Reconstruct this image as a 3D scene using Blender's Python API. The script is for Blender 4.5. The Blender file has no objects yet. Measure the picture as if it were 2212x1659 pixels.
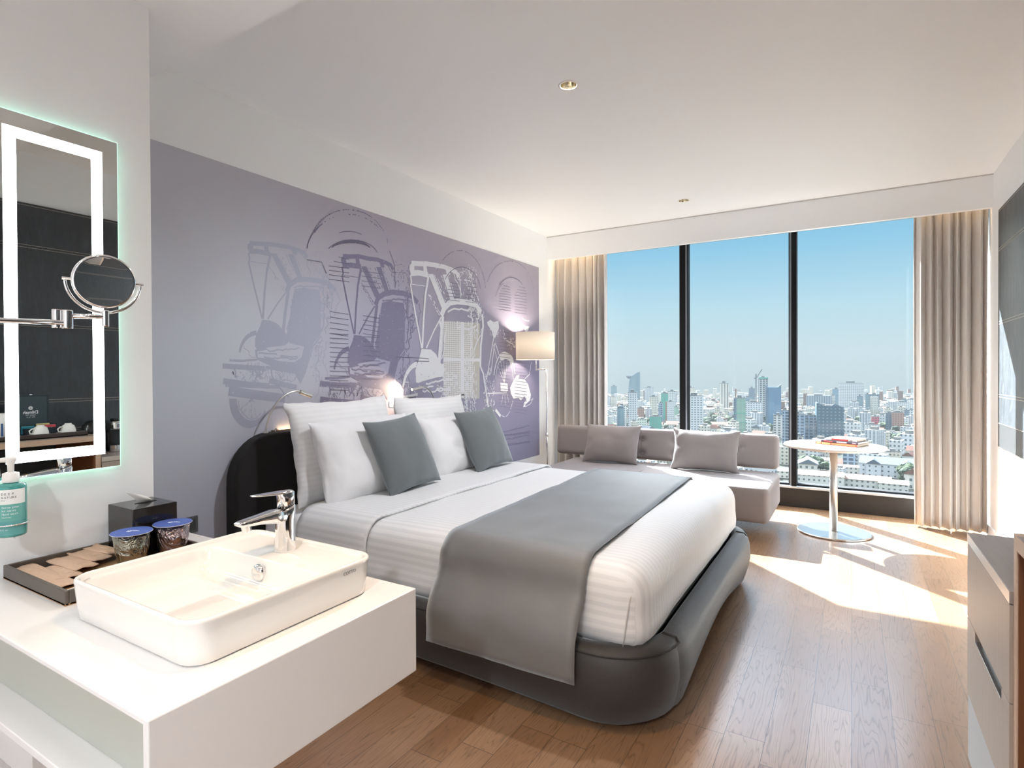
import bpy, bmesh, math, random
from mathutils import Vector, Matrix, noise
PI = math.pi
random.seed(7)
sc = bpy.context.scene
COL = sc.collection

# ------------------------------------------------------------------ camera
cam_d = bpy.data.cameras.new('camera'); cam = bpy.data.objects.new('camera', cam_d); COL.objects.link(cam)
sc.camera = cam
FPX, CYPX = 1227.387, 816.232
YAW, PITCH, ROLL = math.radians(30.8732), math.radians(-0.4744), math.radians(-0.2613)
cam_d.sensor_fit = 'HORIZONTAL'; cam_d.sensor_width = 36.0
cam_d.lens = FPX / 2212 * 36.0
cam_d.shift_y = (CYPX - 829.5) / 2212
cam_d.clip_end = 6000; cam_d.clip_start = 0.05
_F = Vector((-math.sin(YAW)*math.cos(PITCH), math.cos(YAW)*math.cos(PITCH), math.sin(PITCH)))
_r = Vector((math.cos(YAW), math.sin(YAW), 0)); _u = _r.cross(_F)
_R = _r*math.cos(ROLL) + _u*math.sin(ROLL); _U = -_r*math.sin(ROLL) + _u*math.cos(ROLL)
m = Matrix((_R, _U, -_F)).transposed().to_4x4(); m.translation = Vector((0, 0, 1.35)); cam.matrix_world = m
EYE = Vector((0, 0, 1.35))

# ------------------------------------------------------------------ view + world + sun
sc.view_settings.view_transform = 'Standard'; sc.view_settings.look = 'None'
sc.view_settings.gamma = 1.0; sc.view_settings.exposure = 0.9
sc.view_settings.use_curve_mapping = False
cy = sc.cycles
cy.use_denoising = True; cy.max_bounces = 12; cy.diffuse_bounces = 7; cy.glossy_bounces = 5
cy.transparent_max_bounces = 96; cy.transmission_bounces = 8; cy.sample_clamp_indirect = 6.0; cy.caustics_reflective = False; cy.caustics_refractive = False
cy.volume_bounces = 0

AZ = math.radians(135.0); ELV = math.radians(36.2)      # travel direction of the sunlight
SUN_DIR = Vector((-math.sin(AZ)*math.cos(ELV), -math.cos(AZ)*math.cos(ELV), math.sin(ELV)))  # towards the sun
world = bpy.data.worlds.new('world'); sc.world = world; world.use_nodes = True
nt = world.node_tree; N = nt.nodes; L = nt.links; N.clear()
wo = N.new('ShaderNodeOutputWorld'); bg = N.new('ShaderNodeBackground')
tc = N.new('ShaderNodeTexCoord'); sx = N.new('ShaderNodeSeparateXYZ'); L.new(tc.outputs['Generated'], sx.inputs[0])
cr = N.new('ShaderNodeValToRGB'); el = cr.color_ramp.elements
el[0].position = 0.0; el[0].color = (.25, .29, .31, 1)
el[1].position = 1.0; el[1].color = (3.4, 4.1, 5.2, 1)
for p, c in ((.455, (.275, .32, .34)), (.480, (.30, .35, .375)), (.52, (.33, .405, .44)), (.55, (.285, .41, .48)), (.60, (.155, .325, .455)), (.64, (.115, .28, .425)), (.69, (.16, .30, .44)), (.78, (3.4, 4.1, 5.2))):
    e = el.new(p); e.color = (*c, 1)
mm = N.new('ShaderNodeMath'); mm.operation = 'MULTIPLY_ADD'; mm.inputs[1].default_value = .5; mm.inputs[2].default_value = .5
L.new(sx.outputs[2], mm.inputs[0]); L.new(mm.outputs[0], cr.inputs[0])
# bright circumsolar sky around the sun
dp = N.new('ShaderNodeVectorMath'); dp.operation = 'DOT_PRODUCT'; dp.inputs[1].default_value = SUN_DIR; L.new(tc.outputs['Generated'], dp.inputs[0])
mr = N.new('ShaderNodeMapRange'); mr.interpolation_type = 'SMOOTHERSTEP'
mr.inputs['From Min'].default_value = .85; mr.inputs['From Max'].default_value = 1.0; mr.inputs['To Min'].default_value = 0; mr.inputs['To Max'].default_value = 20.0
L.new(dp.outputs['Value'], mr.inputs['Value'])
gl = N.new('ShaderNodeVectorMath'); gl.operation = 'SCALE'; gl.inputs[0].default_value = (1.0, .98, .94); L.new(mr.outputs[0], gl.inputs['Scale'])
ad = N.new('ShaderNodeVectorMath'); ad.operation = 'ADD'; L.new(cr.outputs[0], ad.inputs[0]); L.new(gl.outputs[0], ad.inputs[1])
L.new(ad.outputs[0], bg.inputs[0]); bg.inputs[1].default_value = 1.0; L.new(bg.outputs[0], wo.inputs[0])

sd = bpy.data.lights.new('sun', 'SUN'); so = bpy.data.objects.new('sun', sd); COL.objects.link(so)
sd.energy = 42.0; sd.color = (.93, .97, 1.0); sd.angle = math.radians(.55)
so.rotation_euler = SUN_DIR.to_track_quat('Z', 'Y').to_euler(); so.location = SUN_DIR*30

def lamp(name, kind, loc, energy, color=(1, .86, .68), **k):
    d = bpy.data.lights.new(name, kind); o = bpy.data.objects.new(name, d); COL.objects.link(o)
    d.energy = energy; d.color = color; o.location = loc
    aim = k.pop('aim', None)
    for a, v in k.items(): setattr(d, a, v)
    if aim is not None: o.rotation_euler = (Vector(loc) - Vector(aim)).to_track_quat('Z', 'Y').to_euler()
    return o

# ------------------------------------------------------------------ helpers
def lin(r, g, b): return tuple((c/255/12.92 if c/255 <= .04045 else ((c/255+.055)/1.055)**2.4) for c in (r, g, b))
class Mat:
    """small node-material builder"""
    def __init__(s, name, color=(.8, .8, .8), rough=.6, metal=0, spec=.5, **k):
        s.m = bpy.data.materials.new(name); s.m.use_nodes = True; s.nt = s.m.node_tree; s.N = s.nt.nodes; s.L = s.nt.links
        s.b = s.N['Principled BSDF']; s.out = s.N['Material Output']
        s.b.inputs['Base Color'].default_value = (*color, 1); s.b.inputs['Roughness'].default_value = rough
        s.b.inputs['Metallic'].default_value = metal; s.b.inputs['Specular IOR Level'].default_value = spec
        for a, v in k.items(): s.b.inputs[a].default_value = v
    def n(s, t, **k):
        q = s.N.new(t)
        for a, v in k.items():
            if isinstance(a, str) and hasattr(q, a): setattr(q, a, v)
            else: q.inputs[a].default_value = v
        return q
    def link(s, a, b): s.L.new(a, b)
    def coord(s, scale=(1, 1, 1), out='Object', rot=(0, 0, 0), loc=(0, 0, 0)):
        t = s.N.new('ShaderNodeTexCoord'); mp = s.N.new('ShaderNodeMapping'); mp.inputs['Scale'].default_value = scale
        mp.inputs['Rotation'].default_value = rot; mp.inputs['Location'].default_value = loc
        s.link(t.outputs[out], mp.inputs[0]); return mp.outputs[0]
    def math(s, op, a, b=None, c=None):
        q = s.N.new('ShaderNodeMath'); q.operation = op
        for i, v in enumerate((a, b, c)):
            if v is None: continue
            if isinstance(v, (int, float)): q.inputs[i].default_value = v
            else: s.link(v, q.inputs[i])
        return q.outputs[0]
    def noise(s, vec, scale=5, detail=3, rough=.5, dist=0):
        q = s.N.new('ShaderNodeTexNoise'); q.inputs['Scale'].default_value = scale; q.inputs['Detail'].default_value = detail
        q.inputs['Roughness'].default_value = rough; q.inputs['Distortion'].default_value = dist; s.link(vec, q.inputs['Vector']); return q.outputs[0]
    def mix(s, f, a, b, mode='MIX'):
        q = s.N.new('ShaderNodeMix'); q.data_type = 'RGBA'; q.blend_type = mode
        for i, v in ((0, f), (6, a), (7, b)):
            if isinstance(v, (int, float)): q.inputs[i].default_value = v
            elif isinstance(v, tuple): q.inputs[i].default_value = (*v[:3], 1)
            else: s.link(v, q.inputs[i])
        return q.outputs[2]
    def ramp(s, f, stops):
        q = s.N.new('ShaderNodeValToRGB'); e = q.color_ramp.elements
        e[0].position, e[0].color = stops[0][0], (*stops[0][1], 1); e[1].position, e[1].color = stops[-1][0], (*stops[-1][1], 1)
        for p, c in stops[1:-1]: x = e.new(p); x.color = (*c, 1)
        s.link(f, q.inputs[0]); return q.outputs[0]
    def base(s, sock): s.link(sock, s.b.inputs['Base Color']); return s
    def bump(s, h, strength=.2, dist=.01):
        q = s.N.new('ShaderNodeBump'); q.inputs['Strength'].default_value = strength; q.inputs['Distance'].default_value = dist
        s.link(h, q.inputs['Height']); s.link(q.outputs[0], s.b.inputs['Normal']); return s
def paint(name, c, rough=.55, spec=.3):
    M = Mat(name, c, rough, spec=spec); v = M.coord(); n = M.noise(v, 300, 2); return M.bump(n, .03, .002).m
def weave(name, c, rough=.85, sc_=900, amt=.25, bump=.25, sheen=.3):
    M = Mat(name, c, rough, spec=.2); M.b.inputs['Sheen Weight'].default_value = sheen; M.b.inputs['Sheen Roughness'].default_value = .4; M.b.inputs['Sheen Tint'].default_value = (.86, .94, 1, 1)
    v = M.coord(); a = M.noise(v, sc_, 2); b = M.noise(v, 9, 3)
    dk = tuple(x*(1-amt) for x in c); lt = tuple(min(1, x*(1+amt)) for x in c)
    M.base(M.mix(a, dk, lt)); M.bump(a, bump, .002); return M.m
def emit(name, c, s):
    M = Mat(name, (0, 0, 0)); M.b.inputs['Emission Color'].default_value = (*c, 1); M.b.inputs['Emission Strength'].default_value = s; return M.m

LOCAL = set()
def par(o, p):   # parts are drawn in room coordinates; under an Empty they keep them (unless that Empty is in LOCAL)
    o.parent = p
    if p.type == 'EMPTY' and p.name not in LOCAL: o.matrix_parent_inverse = Matrix.Translation(-p.location)
def newbm(): return bmesh.new()
def obj(name, bm, mat=None, parent=None, smooth=False, mods=(), loc=None, rot=None):
    me = bpy.data.meshes.new(name); bmesh.ops.recalc_face_normals(bm, faces=bm.faces); bm.to_mesh(me); bm.free()
    o = bpy.data.objects.new(name, me); COL.objects.link(o)
    if mat: me.materials.append(mat) if not isinstance(mat, (list, tuple)) else [me.materials.append(x) for x in mat]
    if smooth:
        for p in me.polygons: p.use_smooth = True
    if loc is not None: o.location = loc
    if rot is not None: o.rotation_euler = rot
    if parent: par(o, parent)
    for t, k in mods:
        md = o.modifiers.new(t.lower(), t)
        for a, v in k.items(): setattr(md, a, v)
    return o
def bev(w=.003, seg=2): return ('BEVEL', dict(width=w, segments=seg, limit_method='ANGLE', angle_limit=.6, harden_normals=False))
def tag(o, label, cat, group=None, kind=None):
    o['label'] = label; o['category'] = cat
    if group: o['group'] = group
    if kind: o['kind'] = kind
    return o
def struct(o): o['kind'] = 'structure'; return o
def empty(name, loc=(0, 0, 0), rz=0, local=False):
    o = bpy.data.objects.new(name, None); COL.objects.link(o); o.location = loc; o.rotation_euler = (0, 0, rz); o.empty_display_size = .05
    if local: LOCAL.add(o.name)
    return o
def box(bm, x0, x1, y0, y1, z0, z1, M=None, mi=0):
    v = [bm.verts.new(Vector((x, y, z)) if M is None else M @ Vector((x, y, z))) for x in (x0, x1) for y in (y0, y1) for z in (z0, z1)]
    for f in ((0, 1, 3, 2), (4, 6, 7, 5), (0, 4, 5, 1), (2, 3, 7, 6), (0, 2, 6, 4), (1, 5, 7, 3)):
        bm.faces.new([v[i] for i in f]).material_index = mi
    return bm
def bx(*a, **k): return box(newbm(), *a, **k)
def ring(bm, pts): return [bm.verts.new(p) for p in pts]
def bridge(bm, a, b, close=True, mi=0):
    n = len(a)
    for i in range(n if close else n-1):
        j = (i+1) % n; bm.faces.new((a[i], a[j], b[j], b[i])).material_index = mi
def lathe(prof, seg=32, bm=None, M=None, cap0=True, cap1=True, mi=0):
    bm = bm or newbm(); rs = []
    for r, z in prof:
        rs.append(ring(bm, [(M or Matrix()) @ Vector((r*math.cos(2*PI*i/seg), r*math.sin(2*PI*i/seg), z)) for i in range(seg)]))
    for a, b in zip(rs, rs[1:]): bridge(bm, a, b, mi=mi)
    if cap0: bm.faces.new(rs[0][::-1]).material_index = mi
    if cap1: bm.faces.new(rs[-1]).material_index = mi
    return bm
def tube(pts, r, seg=10, bm=None, cap=True, closed=False):
    bm = bm or newbm(); pts = [Vector(p) for p in pts]; n = len(pts); rr = r if isinstance(r, (list, tuple)) else [r]*n; rs = []
    up = Vector((0, 0, 1))
    for i, p in enumerate(pts):
        if closed: d = pts[(i+1) % n] - pts[i-1]
        else: d = pts[min(i+1, n-1)] - pts[max(i-1, 0)]
        d.normalize()
        if i == 0: up = Vector((0, 0, 1)) if abs(d.z) < .9 else Vector((1, 0, 0))
        s = d.cross(up).normalized(); up = s.cross(d).normalized()
        rs.append(ring(bm, [p + rr[i]*(math.cos(2*PI*k/seg)*s + math.sin(2*PI*k/seg)*up) for k in range(seg)]))
    for a, b in zip(rs, rs[1:]): bridge(bm, a, b)
    if closed: bridge(bm, rs[-1], rs[0])
    elif cap: bm.faces.new(rs[0][::-1]); bm.faces.new(rs[-1])
    return bm
def prism(poly, t, M=None, bm=None, mi=0):
    """polygon in local XY extruded 0..t along Z"""
    bm = bm or newbm(); M = M or Matrix()
    a = [bm.verts.new(M @ Vector((x, y, 0))) for x, y in poly]; b = [bm.verts.new(M @ Vector((x, y, t))) for x, y in poly]
    bm.faces.new(a[::-1]).material_index = mi; bm.faces.new(b).material_index = mi
    bridge(bm, a, b, mi=mi); return bm
def rrect(x0, x1, y0, y1, r, n=6):
    p = []
    for cx, cy_, a0 in ((x1-r, y1-r, 0), (x0+r, y1-r, PI/2), (x0+r, y0+r, PI), (x1-r, y0+r, 1.5*PI)):
        for i in range(n+1): a = a0 + i*PI/2/n; p.append((cx+r*math.cos(a), cy_+r*math.sin(a)))
    return p
def bez(p0, p1, p2, p3, n=12):
    p0, p1, p2, p3 = map(Vector, (p0, p1, p2, p3))
    return [(1-t)**3*p0+3*t*(1-t)**2*p1+3*t*t*(1-t)*p2+t**3*p3 for t in [i/n for i in range(n+1)]]
def rbox(sx_, sy_, sz, r, n=10, f=None, M=None, bm=None):
    """soft box centred on the origin, rounded radius r, optional displacement f(p, normal)"""
    bm = bm or newbm(); base = {}
    h = Vector((sx_/2, sy_/2, sz/2)); M = M or Matrix()
    nn = n if isinstance(n, tuple) else (n, n, n)
    def steps(H, k):   # denser near the ends
        r2 = min(r, H); a = [-H + r2*(1-math.cos(PI/2*i/4)) for i in range(5)]
        b = [-(H-r2) + 2*(H-r2)*i/k for i in range(1, k)] if H-r2 > 1e-6 else []
        s = sorted(set([round(x, 6) for x in a+b+[-x for x in a]])); return s
    S = [steps(h[i], nn[i]) for i in range(3)]
    def vert(p):
        key = (round(p[0], 5), round(p[1], 5), round(p[2], 5))
        if key not in base:
            q = Vector(p); inn = Vector([max(-(h[i]-min(r, h[i])), min(h[i]-min(r, h[i]), q[i])) for i in range(3)])
            d = q-inn; nrm = d.normalized() if d.length > 1e-9 else Vector((0, 0, 1)); q2 = inn + nrm*min(r, max(abs(c) for c in d) if d.length > 0 else 0)
            if f: q2 = f(q2, nrm)
            base[key] = bm.verts.new(M @ q2)
        return base[key]
    for ax in range(3):
        u, w = [i for i in range(3) if i != ax]
        for s_ in (-1, 1):
            for i in range(len(S[u])-1):
                for j in range(len(S[w])-1):
                    q = []
                    for a, b in ((i, j), (i+1, j), (i+1, j+1), (i, j+1)):
                        p = [0, 0, 0]; p[ax] = s_*h[ax]; p[u] = S[u][a]; p[w] = S[w][b]; q.append(vert(p))
                    if len(set(q)) == 4:
                        try: bm.faces.new(q)
                        except ValueError: pass
    return bm
def fbm(p, s=1.0, seed=0): return noise.fractal(Vector(p)*s + Vector((seed*7.3, seed*3.1, seed*1.7)), 1.0, 2.0, 3)
def pillow_bm(w, h, t, n=26, seed=1, pinch=.06, wr=.008, sharp=.5, ears=.0):
    """standing cushion in local XZ (w along X, h along Z, thickness along Y), bottom at z=0"""
    bm = newbm(); g = {}
    for side in (1, -1):
        for i in range(n+1):
            for j in range(n+1):
                u = -math.cos(PI*i/n); v = -math.cos(PI*j/n)
                rim = i in (0, n) or j in (0, n)
                if rim and side == -1: g[(side, i, j)] = g[(1, i, j)]; continue
                e = max(0, (1-abs(u)**2.4)*(1-abs(v)**2.4))**sharp
                px = u*(1 - pinch*(1-v*v)*abs(u)**3) + ears*u*abs(u*v)**6
                pz = v*(1 - pinch*(1-u*u)*abs(v)**3) + ears*v*abs(u*v)**6
                q = Vector((px*w/2, side*t/2*e, (pz+1)*h/2))
                k = fbm((q.x, side*.3, q.z), 5, seed)*wr*e + fbm((q.x*3, side, q.z*1.2), 8, seed+3)*wr*.5*min(1, e*2)*(1-e*.6)
                q.y += side*k
                q.x += fbm((q.z, side, 0), 9, seed)*wr*.5*abs(u); q.z += fbm((q.x, side, 3), 9, seed)*wr*.5*abs(v)
                g[(side, i, j)] = bm.verts.new(q)
        for i in range(n):
            for j in range(n):
                try: bm.faces.new([g[(side, a, b)] for a, b in ((i, j), (i+1, j), (i+1, j+1), (i, j+1))])
                except ValueError: pass
    return bm
def glyphs(bm, s, size, M, align='LEFT', ext=.0002, bold=0, spacing=1.0):
    c = bpy.data.curves.new('t', 'FONT'); c.body = s; c.size = size; c.extrude = ext; c.align_x = align; c.offset = bold; c.space_character = spacing; c.resolution_u = 4
    o = bpy.data.objects.new('t', c); COL.objects.link(o); bpy.context.view_layer.update()
    me = bpy.data.meshes.new_from_object(o.evaluated_get(bpy.context.evaluated_depsgraph_get())); me.transform(M); bm.from_mesh(me)
    bpy.data.objects.remove(o); bpy.data.curves.remove(c); bpy.data.meshes.remove(me); return bm
def text(name, s, size, M, mat, parent=None, align='LEFT', ext=.0002, bold=0, spacing=1.0):
    return obj(name, glyphs(newbm(), s, size, M, align, ext, bold, spacing), mat, parent)
def frame(o, x, y):   # matrix from origin, x axis, y axis
    x = Vector(x).normalized(); y = Vector(y).normalized(); z = x.cross(y)
    return Matrix(((x.x, y.x, z.x, o[0]), (x.y, y.y, z.y, o[1]), (x.z, y.z, z.z, o[2]), (0, 0, 0, 1)))

# ------------------------------------------------------------------ materials
WALL = paint('warm_white_paint', (.855, .870, .882))
CEIL = paint('ceiling_paint', (.875, .893, .908))
def wood_floor():
    M = Mat('oak_planks', rough=.32, spec=.5); t = M.coord(); s = M.N.new('ShaderNodeSeparateXYZ'); M.link(t, s.inputs[0])
    row = M.math('FLOOR', M.math('DIVIDE', s.outputs[0], .136)); fx = M.math('FRACT', M.math('DIVIDE', s.outputs[0], .136))
    wn = M.N.new('ShaderNodeTexWhiteNoise'); wn.noise_dimensions = '1D'; M.link(row, wn.inputs['W'])
    yy = M.math('DIVIDE', M.math('ADD', s.outputs[1], M.math('MULTIPLY', wn.outputs[0], 3.1)), .78)
    idx = M.math('FLOOR', yy); fy = M.math('FRACT', yy)
    w2 = M.N.new('ShaderNodeTexWhiteNoise'); w2.noise_dimensions = '2D'; cb = M.N.new('ShaderNodeCombineXYZ'); M.link(row, cb.inputs[0]); M.link(idx, cb.inputs[1]); M.link(cb.outputs[0], w2.inputs['Vector'])
    # grain: contour lines of a stretched noise, offset per plank
    cx = M.math('ADD', M.math('MULTIPLY', s.outputs[0], 11.0), M.math('MULTIPLY', w2.outputs[0], 37)); cyy = M.math('ADD', M.math('MULTIPLY', s.outputs[1], .85), M.math('MULTIPLY', w2.outputs[0], 11))
    cv = M.N.new('ShaderNodeCombineXYZ'); M.link(cx, cv.inputs[0]); M.link(cyy, cv.inputs[1])
    n1 = M.noise(cv.outputs[0], .8, 3, .5, .25)
    fr = M.math('FRACT', M.math('MULTIPLY', n1, 26)); tri = M.math('ABSOLUTE', M.math('MULTIPLY_ADD', fr, 2, -1))
    mp = M.N.new('ShaderNodeMapping'); mp.inputs['Scale'].default_value = (160, 9, 1); M.link(t, mp.inputs[0]); n2 = M.noise(mp.outputs[0], 1, 3, .7)
    line = M.math('MULTIPLY', M.math('POWER', tri, 5), M.math('MULTIPLY_ADD', n2, 1.4, -.1))
    base = M.ramp(w2.outputs[0], [(0, (.235, .128, .066)), (.35, (.285, .165, .092)), (.7, (.34, .21, .125)), (1, (.255, .143, .076))])
    c1 = M.mix(M.math('MULTIPLY', n2, .55), base, (.15, .070, .028)); c2 = M.mix(M.math('MULTIPLY', line, .7), c1, (.055, .03, .015))
    gx = M.math('LESS_THAN', M.math('ABSOLUTE', M.math('SUBTRACT', fx, .5)), .493); gy = M.math('LESS_THAN', M.math('ABSOLUTE', M.math('SUBTRACT', fy, .5)), .4985)
    gap = M.math('MULTIPLY', gx, gy); M.base(M.mix(gap, (.06, .035, .02), c2))
    rg = M.math('MULTIPLY_ADD', line, .25, .30); M.link(rg, M.b.inputs['Roughness'])
    M.b.inputs['Coat Weight'].default_value = .75; M.b.inputs['Coat Roughness'].default_value = .2
    h = M.math('ADD', M.math('MULTIPLY', line, -.5), gap); M.bump(h, .25, .0015); return M.m
OAK = wood_floor()
def veneer(name, a, b, axis=2, sc_=60):
    M = Mat(name, rough=.42); s = [sc_*1.5]*3; s[axis] = 2.2; v = M.coord(tuple(s)); n = M.noise(v, 1, 4, .65); M.base(M.mix(n, a, b)); M.bump(n, .06, .001); return M.m
GREYWOOD = veneer('grey_oak_veneer', lin(150, 138, 128), lin(176, 164, 154), 2, 90)
GREYTOP = veneer('grey_oak_top', lin(132, 122, 116), lin(158, 148, 142), 1, 70)
TANWOOD = veneer('tan_oak_veneer', lin(176, 150, 130), lin(205, 180, 158), 1, 60)
DARKWOOD = veneer('brown_veneer', lin(90, 52, 30), lin(125, 78, 48), 2, 60)
CHROME = Mat('chrome', (.86, .86, .87), .06, 1).m
STEEL = Mat('brushed_steel', (.62, .61, .59), .34, 1).m
BLACKM = Mat('black_aluminium', (.003, .003, .004), .6, 0, .2).m
DARKM = Mat('dark_bronze', (.014, .011, .009), .4, .1, .4).m
CERAMIC = Mat('white_ceramic', (.78, .76, .725), .06, 0, .6, **{'Coat Weight': .6, 'Coat Roughness': .03}).m
SOLID = Mat('white_solid_surface', (.74, .73, .72), .22).m
CHARCOAL = weave('charcoal_wool', (.026, .023, .022), sc_=520, amt=.75, bump=.5, sheen=.30)
HEADFAB = weave('black_grey_wool', (.022, .021, .021), sc_=520, amt=.45, bump=.4, sheen=.08)
RUNNER = weave('taupe_grey_linen', (.135, .130, .128), sc_=1100, amt=.25, bump=.3, sheen=1.0)
GREYVEL = weave('slate_grey_cloth', (.15, .165, .170), sc_=1100, amt=.18, bump=.2, sheen=.8)
SOFAFAB = weave('mauve_grey_cloth', (.235, .210, .208), sc_=1200, amt=.14, bump=.25, sheen=.3)
for m_, sp_, r_ in ((RUNNER, 1.0, .5), (CHARCOAL, .6, .55)):
    bb = m_.node_tree.nodes['Principled BSDF']; bb.inputs['Specular IOR Level'].default_value = sp_; bb.inputs['Roughness'].default_value = r_
COTTON = Mat('white_cotton', (.78, .785, .795), .8, spec=.15, **{'Sheen Weight': .2}).m
def stripes():
    M = Mat('satin_stripe_cotton', (.74, .74, .74), .65, spec=.25); M.b.inputs['Sheen Weight'].default_value = .2
    t = M.coord(); s = M.N.new('ShaderNodeSeparateXYZ'); M.link(t, s.inputs[0])
    g = M.N.new('ShaderNodeNewGeometry'); ns = M.N.new('ShaderNodeSeparateXYZ'); M.link(g.outputs['Normal'], ns.inputs[0])
    sel = M.math('GREATER_THAN', M.math('ABSOLUTE', ns.outputs[1]), .8)
    mixv = M.N.new('ShaderNodeMix'); M.link(sel, mixv.inputs[0]); M.link(s.outputs[1], mixv.inputs[2]); M.link(s.outputs[2], mixv.inputs[3])
    w = M.math('SINE', M.math('MULTIPLY', mixv.outputs[0], 2*PI/.034)); st = M.math('MULTIPLY_ADD', w, 3.0, .5)
    cl = M.N.new('ShaderNodeClamp'); M.link(st, cl.inputs[0])
    M.base(M.mix(cl.outputs[0], (.69, .70, .71), (.77, .775, .78))); M.link(M.math('MULTIPLY_ADD', cl.outputs[0], .35, .4), M.b.inputs['Roughness'])
    return M.m
STRIPE = stripes()
def pcase():
    M = Mat('striped_pillowcase', (.82, .82, .82), .7, spec=.2); t = M.coord(); s = M.N.new('ShaderNodeSeparateXYZ'); M.link(t, s.inputs[0])
    w = M.math('SINE', M.math('MULTIPLY', s.outputs[2], 2*PI/.03)); cl = M.N.new('ShaderNodeClamp'); M.link(M.math('MULTIPLY_ADD', w, 3, .5), cl.inputs[0])
    M.base(M.mix(cl.outputs[0], (.76, .765, .775), (.79, .795, .80))); return M.m
PCASE = pcase()
def curtain_mat():
    M = Mat('taupe_curtain', (.60, .575, .555), .8, spec=.2); M.b.inputs['Sheen Weight'].default_value = .3
    return M.m
CURT = curtain_mat()
def leather():
    M = Mat('blue_black_leather', (.03, .034, .038), .42, spec=.8); v = M.coord((7, 26, 6)); a = M.noise(v, 1, 5, .72, 1.2); v2 = M.coord((60, 60, 60)); b = M.noise(v2, 1, 3)
    M.base(M.mix(M.math('POWER', a, 3), (.012, .016, .020), (.08, .10, .13))); M.bump(M.math('ADD', a, M.math('MULTIPLY', b, .4)), .35, .002)
    M.link(M.math('MULTIPLY_ADD', a, .35, .28), M.b.inputs['Roughness']); return M.m
LEATHER = leather()
def glass_mat(name, tint, r=.06):
    M = Mat(name); M.N.remove(M.b); tr = M.n('ShaderNodeBsdfTransparent'); tr.inputs[0].default_value = (*tint, 1); gs = M.n('ShaderNodeBsdfGlossy'); gs.inputs['Roughness'].default_value = 0
    fr = M.n('ShaderNodeFresnel'); fr.inputs[0].default_value = 1.45; mx = M.n('ShaderNodeMixShader')
    M.link(M.math('MULTIPLY', fr.outputs[0], r/.04*.5), mx.inputs[0]); M.link(tr.outputs[0], mx.inputs[1]); M.link(gs.outputs[0], mx.inputs[2]); M.link(mx.outputs[0], M.out.inputs[0]); return M.m
PANE = glass_mat('window_glass', (.97, .99, .98), .012)
MIRROR = Mat('mirror_silver', (.80, .85, .84), .0, 1).m
GLEDGE = Mat('glowing_green_edge', (.45, .85, .65), .1, **{'Emission Color': (.62, 1, .82, 1), 'Emission Strength': .9}).m  # no lamp: the strips' light in the edge is imitated by emission
LEDW = emit('led_white', (.93, 1, .98), 6.0)
WARMLED = emit('warm_led', (1, .72, .42), 6.0)
SEAM = Mat('seam_thread', (.02, .02, .02), .9).m
INK = Mat('black_ink', (.03, .03, .03), .7).m
WHINK = Mat('white_ink', (.85, .88, .87), .7).m
GREYINK = Mat('grey_ink', (.25, .25, .27), .6).m

# ================================================================== ROOM
XW, XE, YN, YS = -3.034, .970, 6.31, -2.6      # bed wall, right wall, window wall, wall behind the camera
ZC, ZS, YSOF, XP, YP = 2.926, 2.592, 1.278, -2.045, 1.034
struct(obj('floor', bx(XW-.1, XE+.1, YS-.1, YN+.15, -.12, 0), OAK))
struct(obj('ceiling', bx(XW-.1, XE+.1, YSOF, 5.93, ZC, ZC+.12), CEIL))
struct(obj('ceiling_entry', bx(XW-.1, XE+.1, YS-.1, YSOF, ZS, ZC+.12), CEIL))
struct(obj('ceiling_pocket', bx(XW-.1, XE+.1, 5.93, YN+.15, 3.0, 3.1), CEIL))
struct(obj('trim_1', bx(XW, XE, 5.88, 5.93, 2.66, ZC), WALL))           # curtain bulkhead
struct(obj('trim_2', bx(XW, XE, 5.872, 5.881, ZC-.009, ZC-.001), Mat('shadow_gap', (.55, .54, .53)).m))
struct(obj('wall_left', bx(XW-.15, XW, YS, YN+.15, 0, 3.1), WALL))
struct(obj('wall_right', bx(XE, XE+.15, YS, YN+.15, 0, 3.1), WALL))
struct(obj('wall_back', bx(XW-.15, XE+.15, YS-.15, YS, 0, 3.1), WALL))
struct(obj('wall_bathroom', bx(XP-.12, XP, YS, YP, 0, ZS), WALL, mods=[bev(.002)]))
struct(obj('wall_bathroom_end', bx(XW, XP-.12, YP-.1, YP, 0, ZS), WALL))
struct(obj('baseboard_right', bx(XE-.012, XE, 1.9, 6.2, 0, .09), WALL))
struct(obj('wall_window', bx(XW, XE, YN, YN+.15, 2.80, 3.1), WALL))

# window: dark sill box, frame, two mullions, panes
win = empty('window_1', (-1.03, YN+.07, 0)); struct(win)
struct(obj('window_sill', bx(XW, XE, YN, YN+.16, 0, .185), DARKM, win, mods=[bev(.003)]))
obj('sill_cap', bx(XW, XE, YN-.005, YN+.10, .186, .208), Mat('aluminium_sill', (.55, .60, .64), .3, .8).m, win, mods=[bev(.003)])
obj('sill_seam', bx(XW, XE, YN-.0015, YN+.001, .098, .101), SEAM, win)
obj('window_frame', box(box(bx(XW, XE, YN+.05, YN+.15, .205, .225), XW, XE, YN+.05, YN+.15, 2.775, 2.80), XW, XW+.06, YN+.05, YN+.15, .22, 2.78), BLACKM, win)
for x0, x1, g0, s_ in ((-1.628, -1.566, -1.566, 1), (-.519, -.472, -.536, -1)):
    mu = obj('mullion', bx(x0, x1, YN+.01, YN+.15, .205, 2.80), BLACKM, win, mods=[bev(.002, 1)])
    obj('gasket', bx(g0, g0+.017, YN+.02, YN+.13, .205, 2.80), Mat('grey_gasket', (.22, .24, .27), .4, .6).m, mu)
    a = (x1+.004 if s_ > 0 else x0-.026)
    obj('glazing_bead', bx(a+.013 if s_ > 0 else a, a+.022 if s_ > 0 else a+.009, YN+.03, YN+.12, .205, 2.80), BLACKM, mu)
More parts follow.
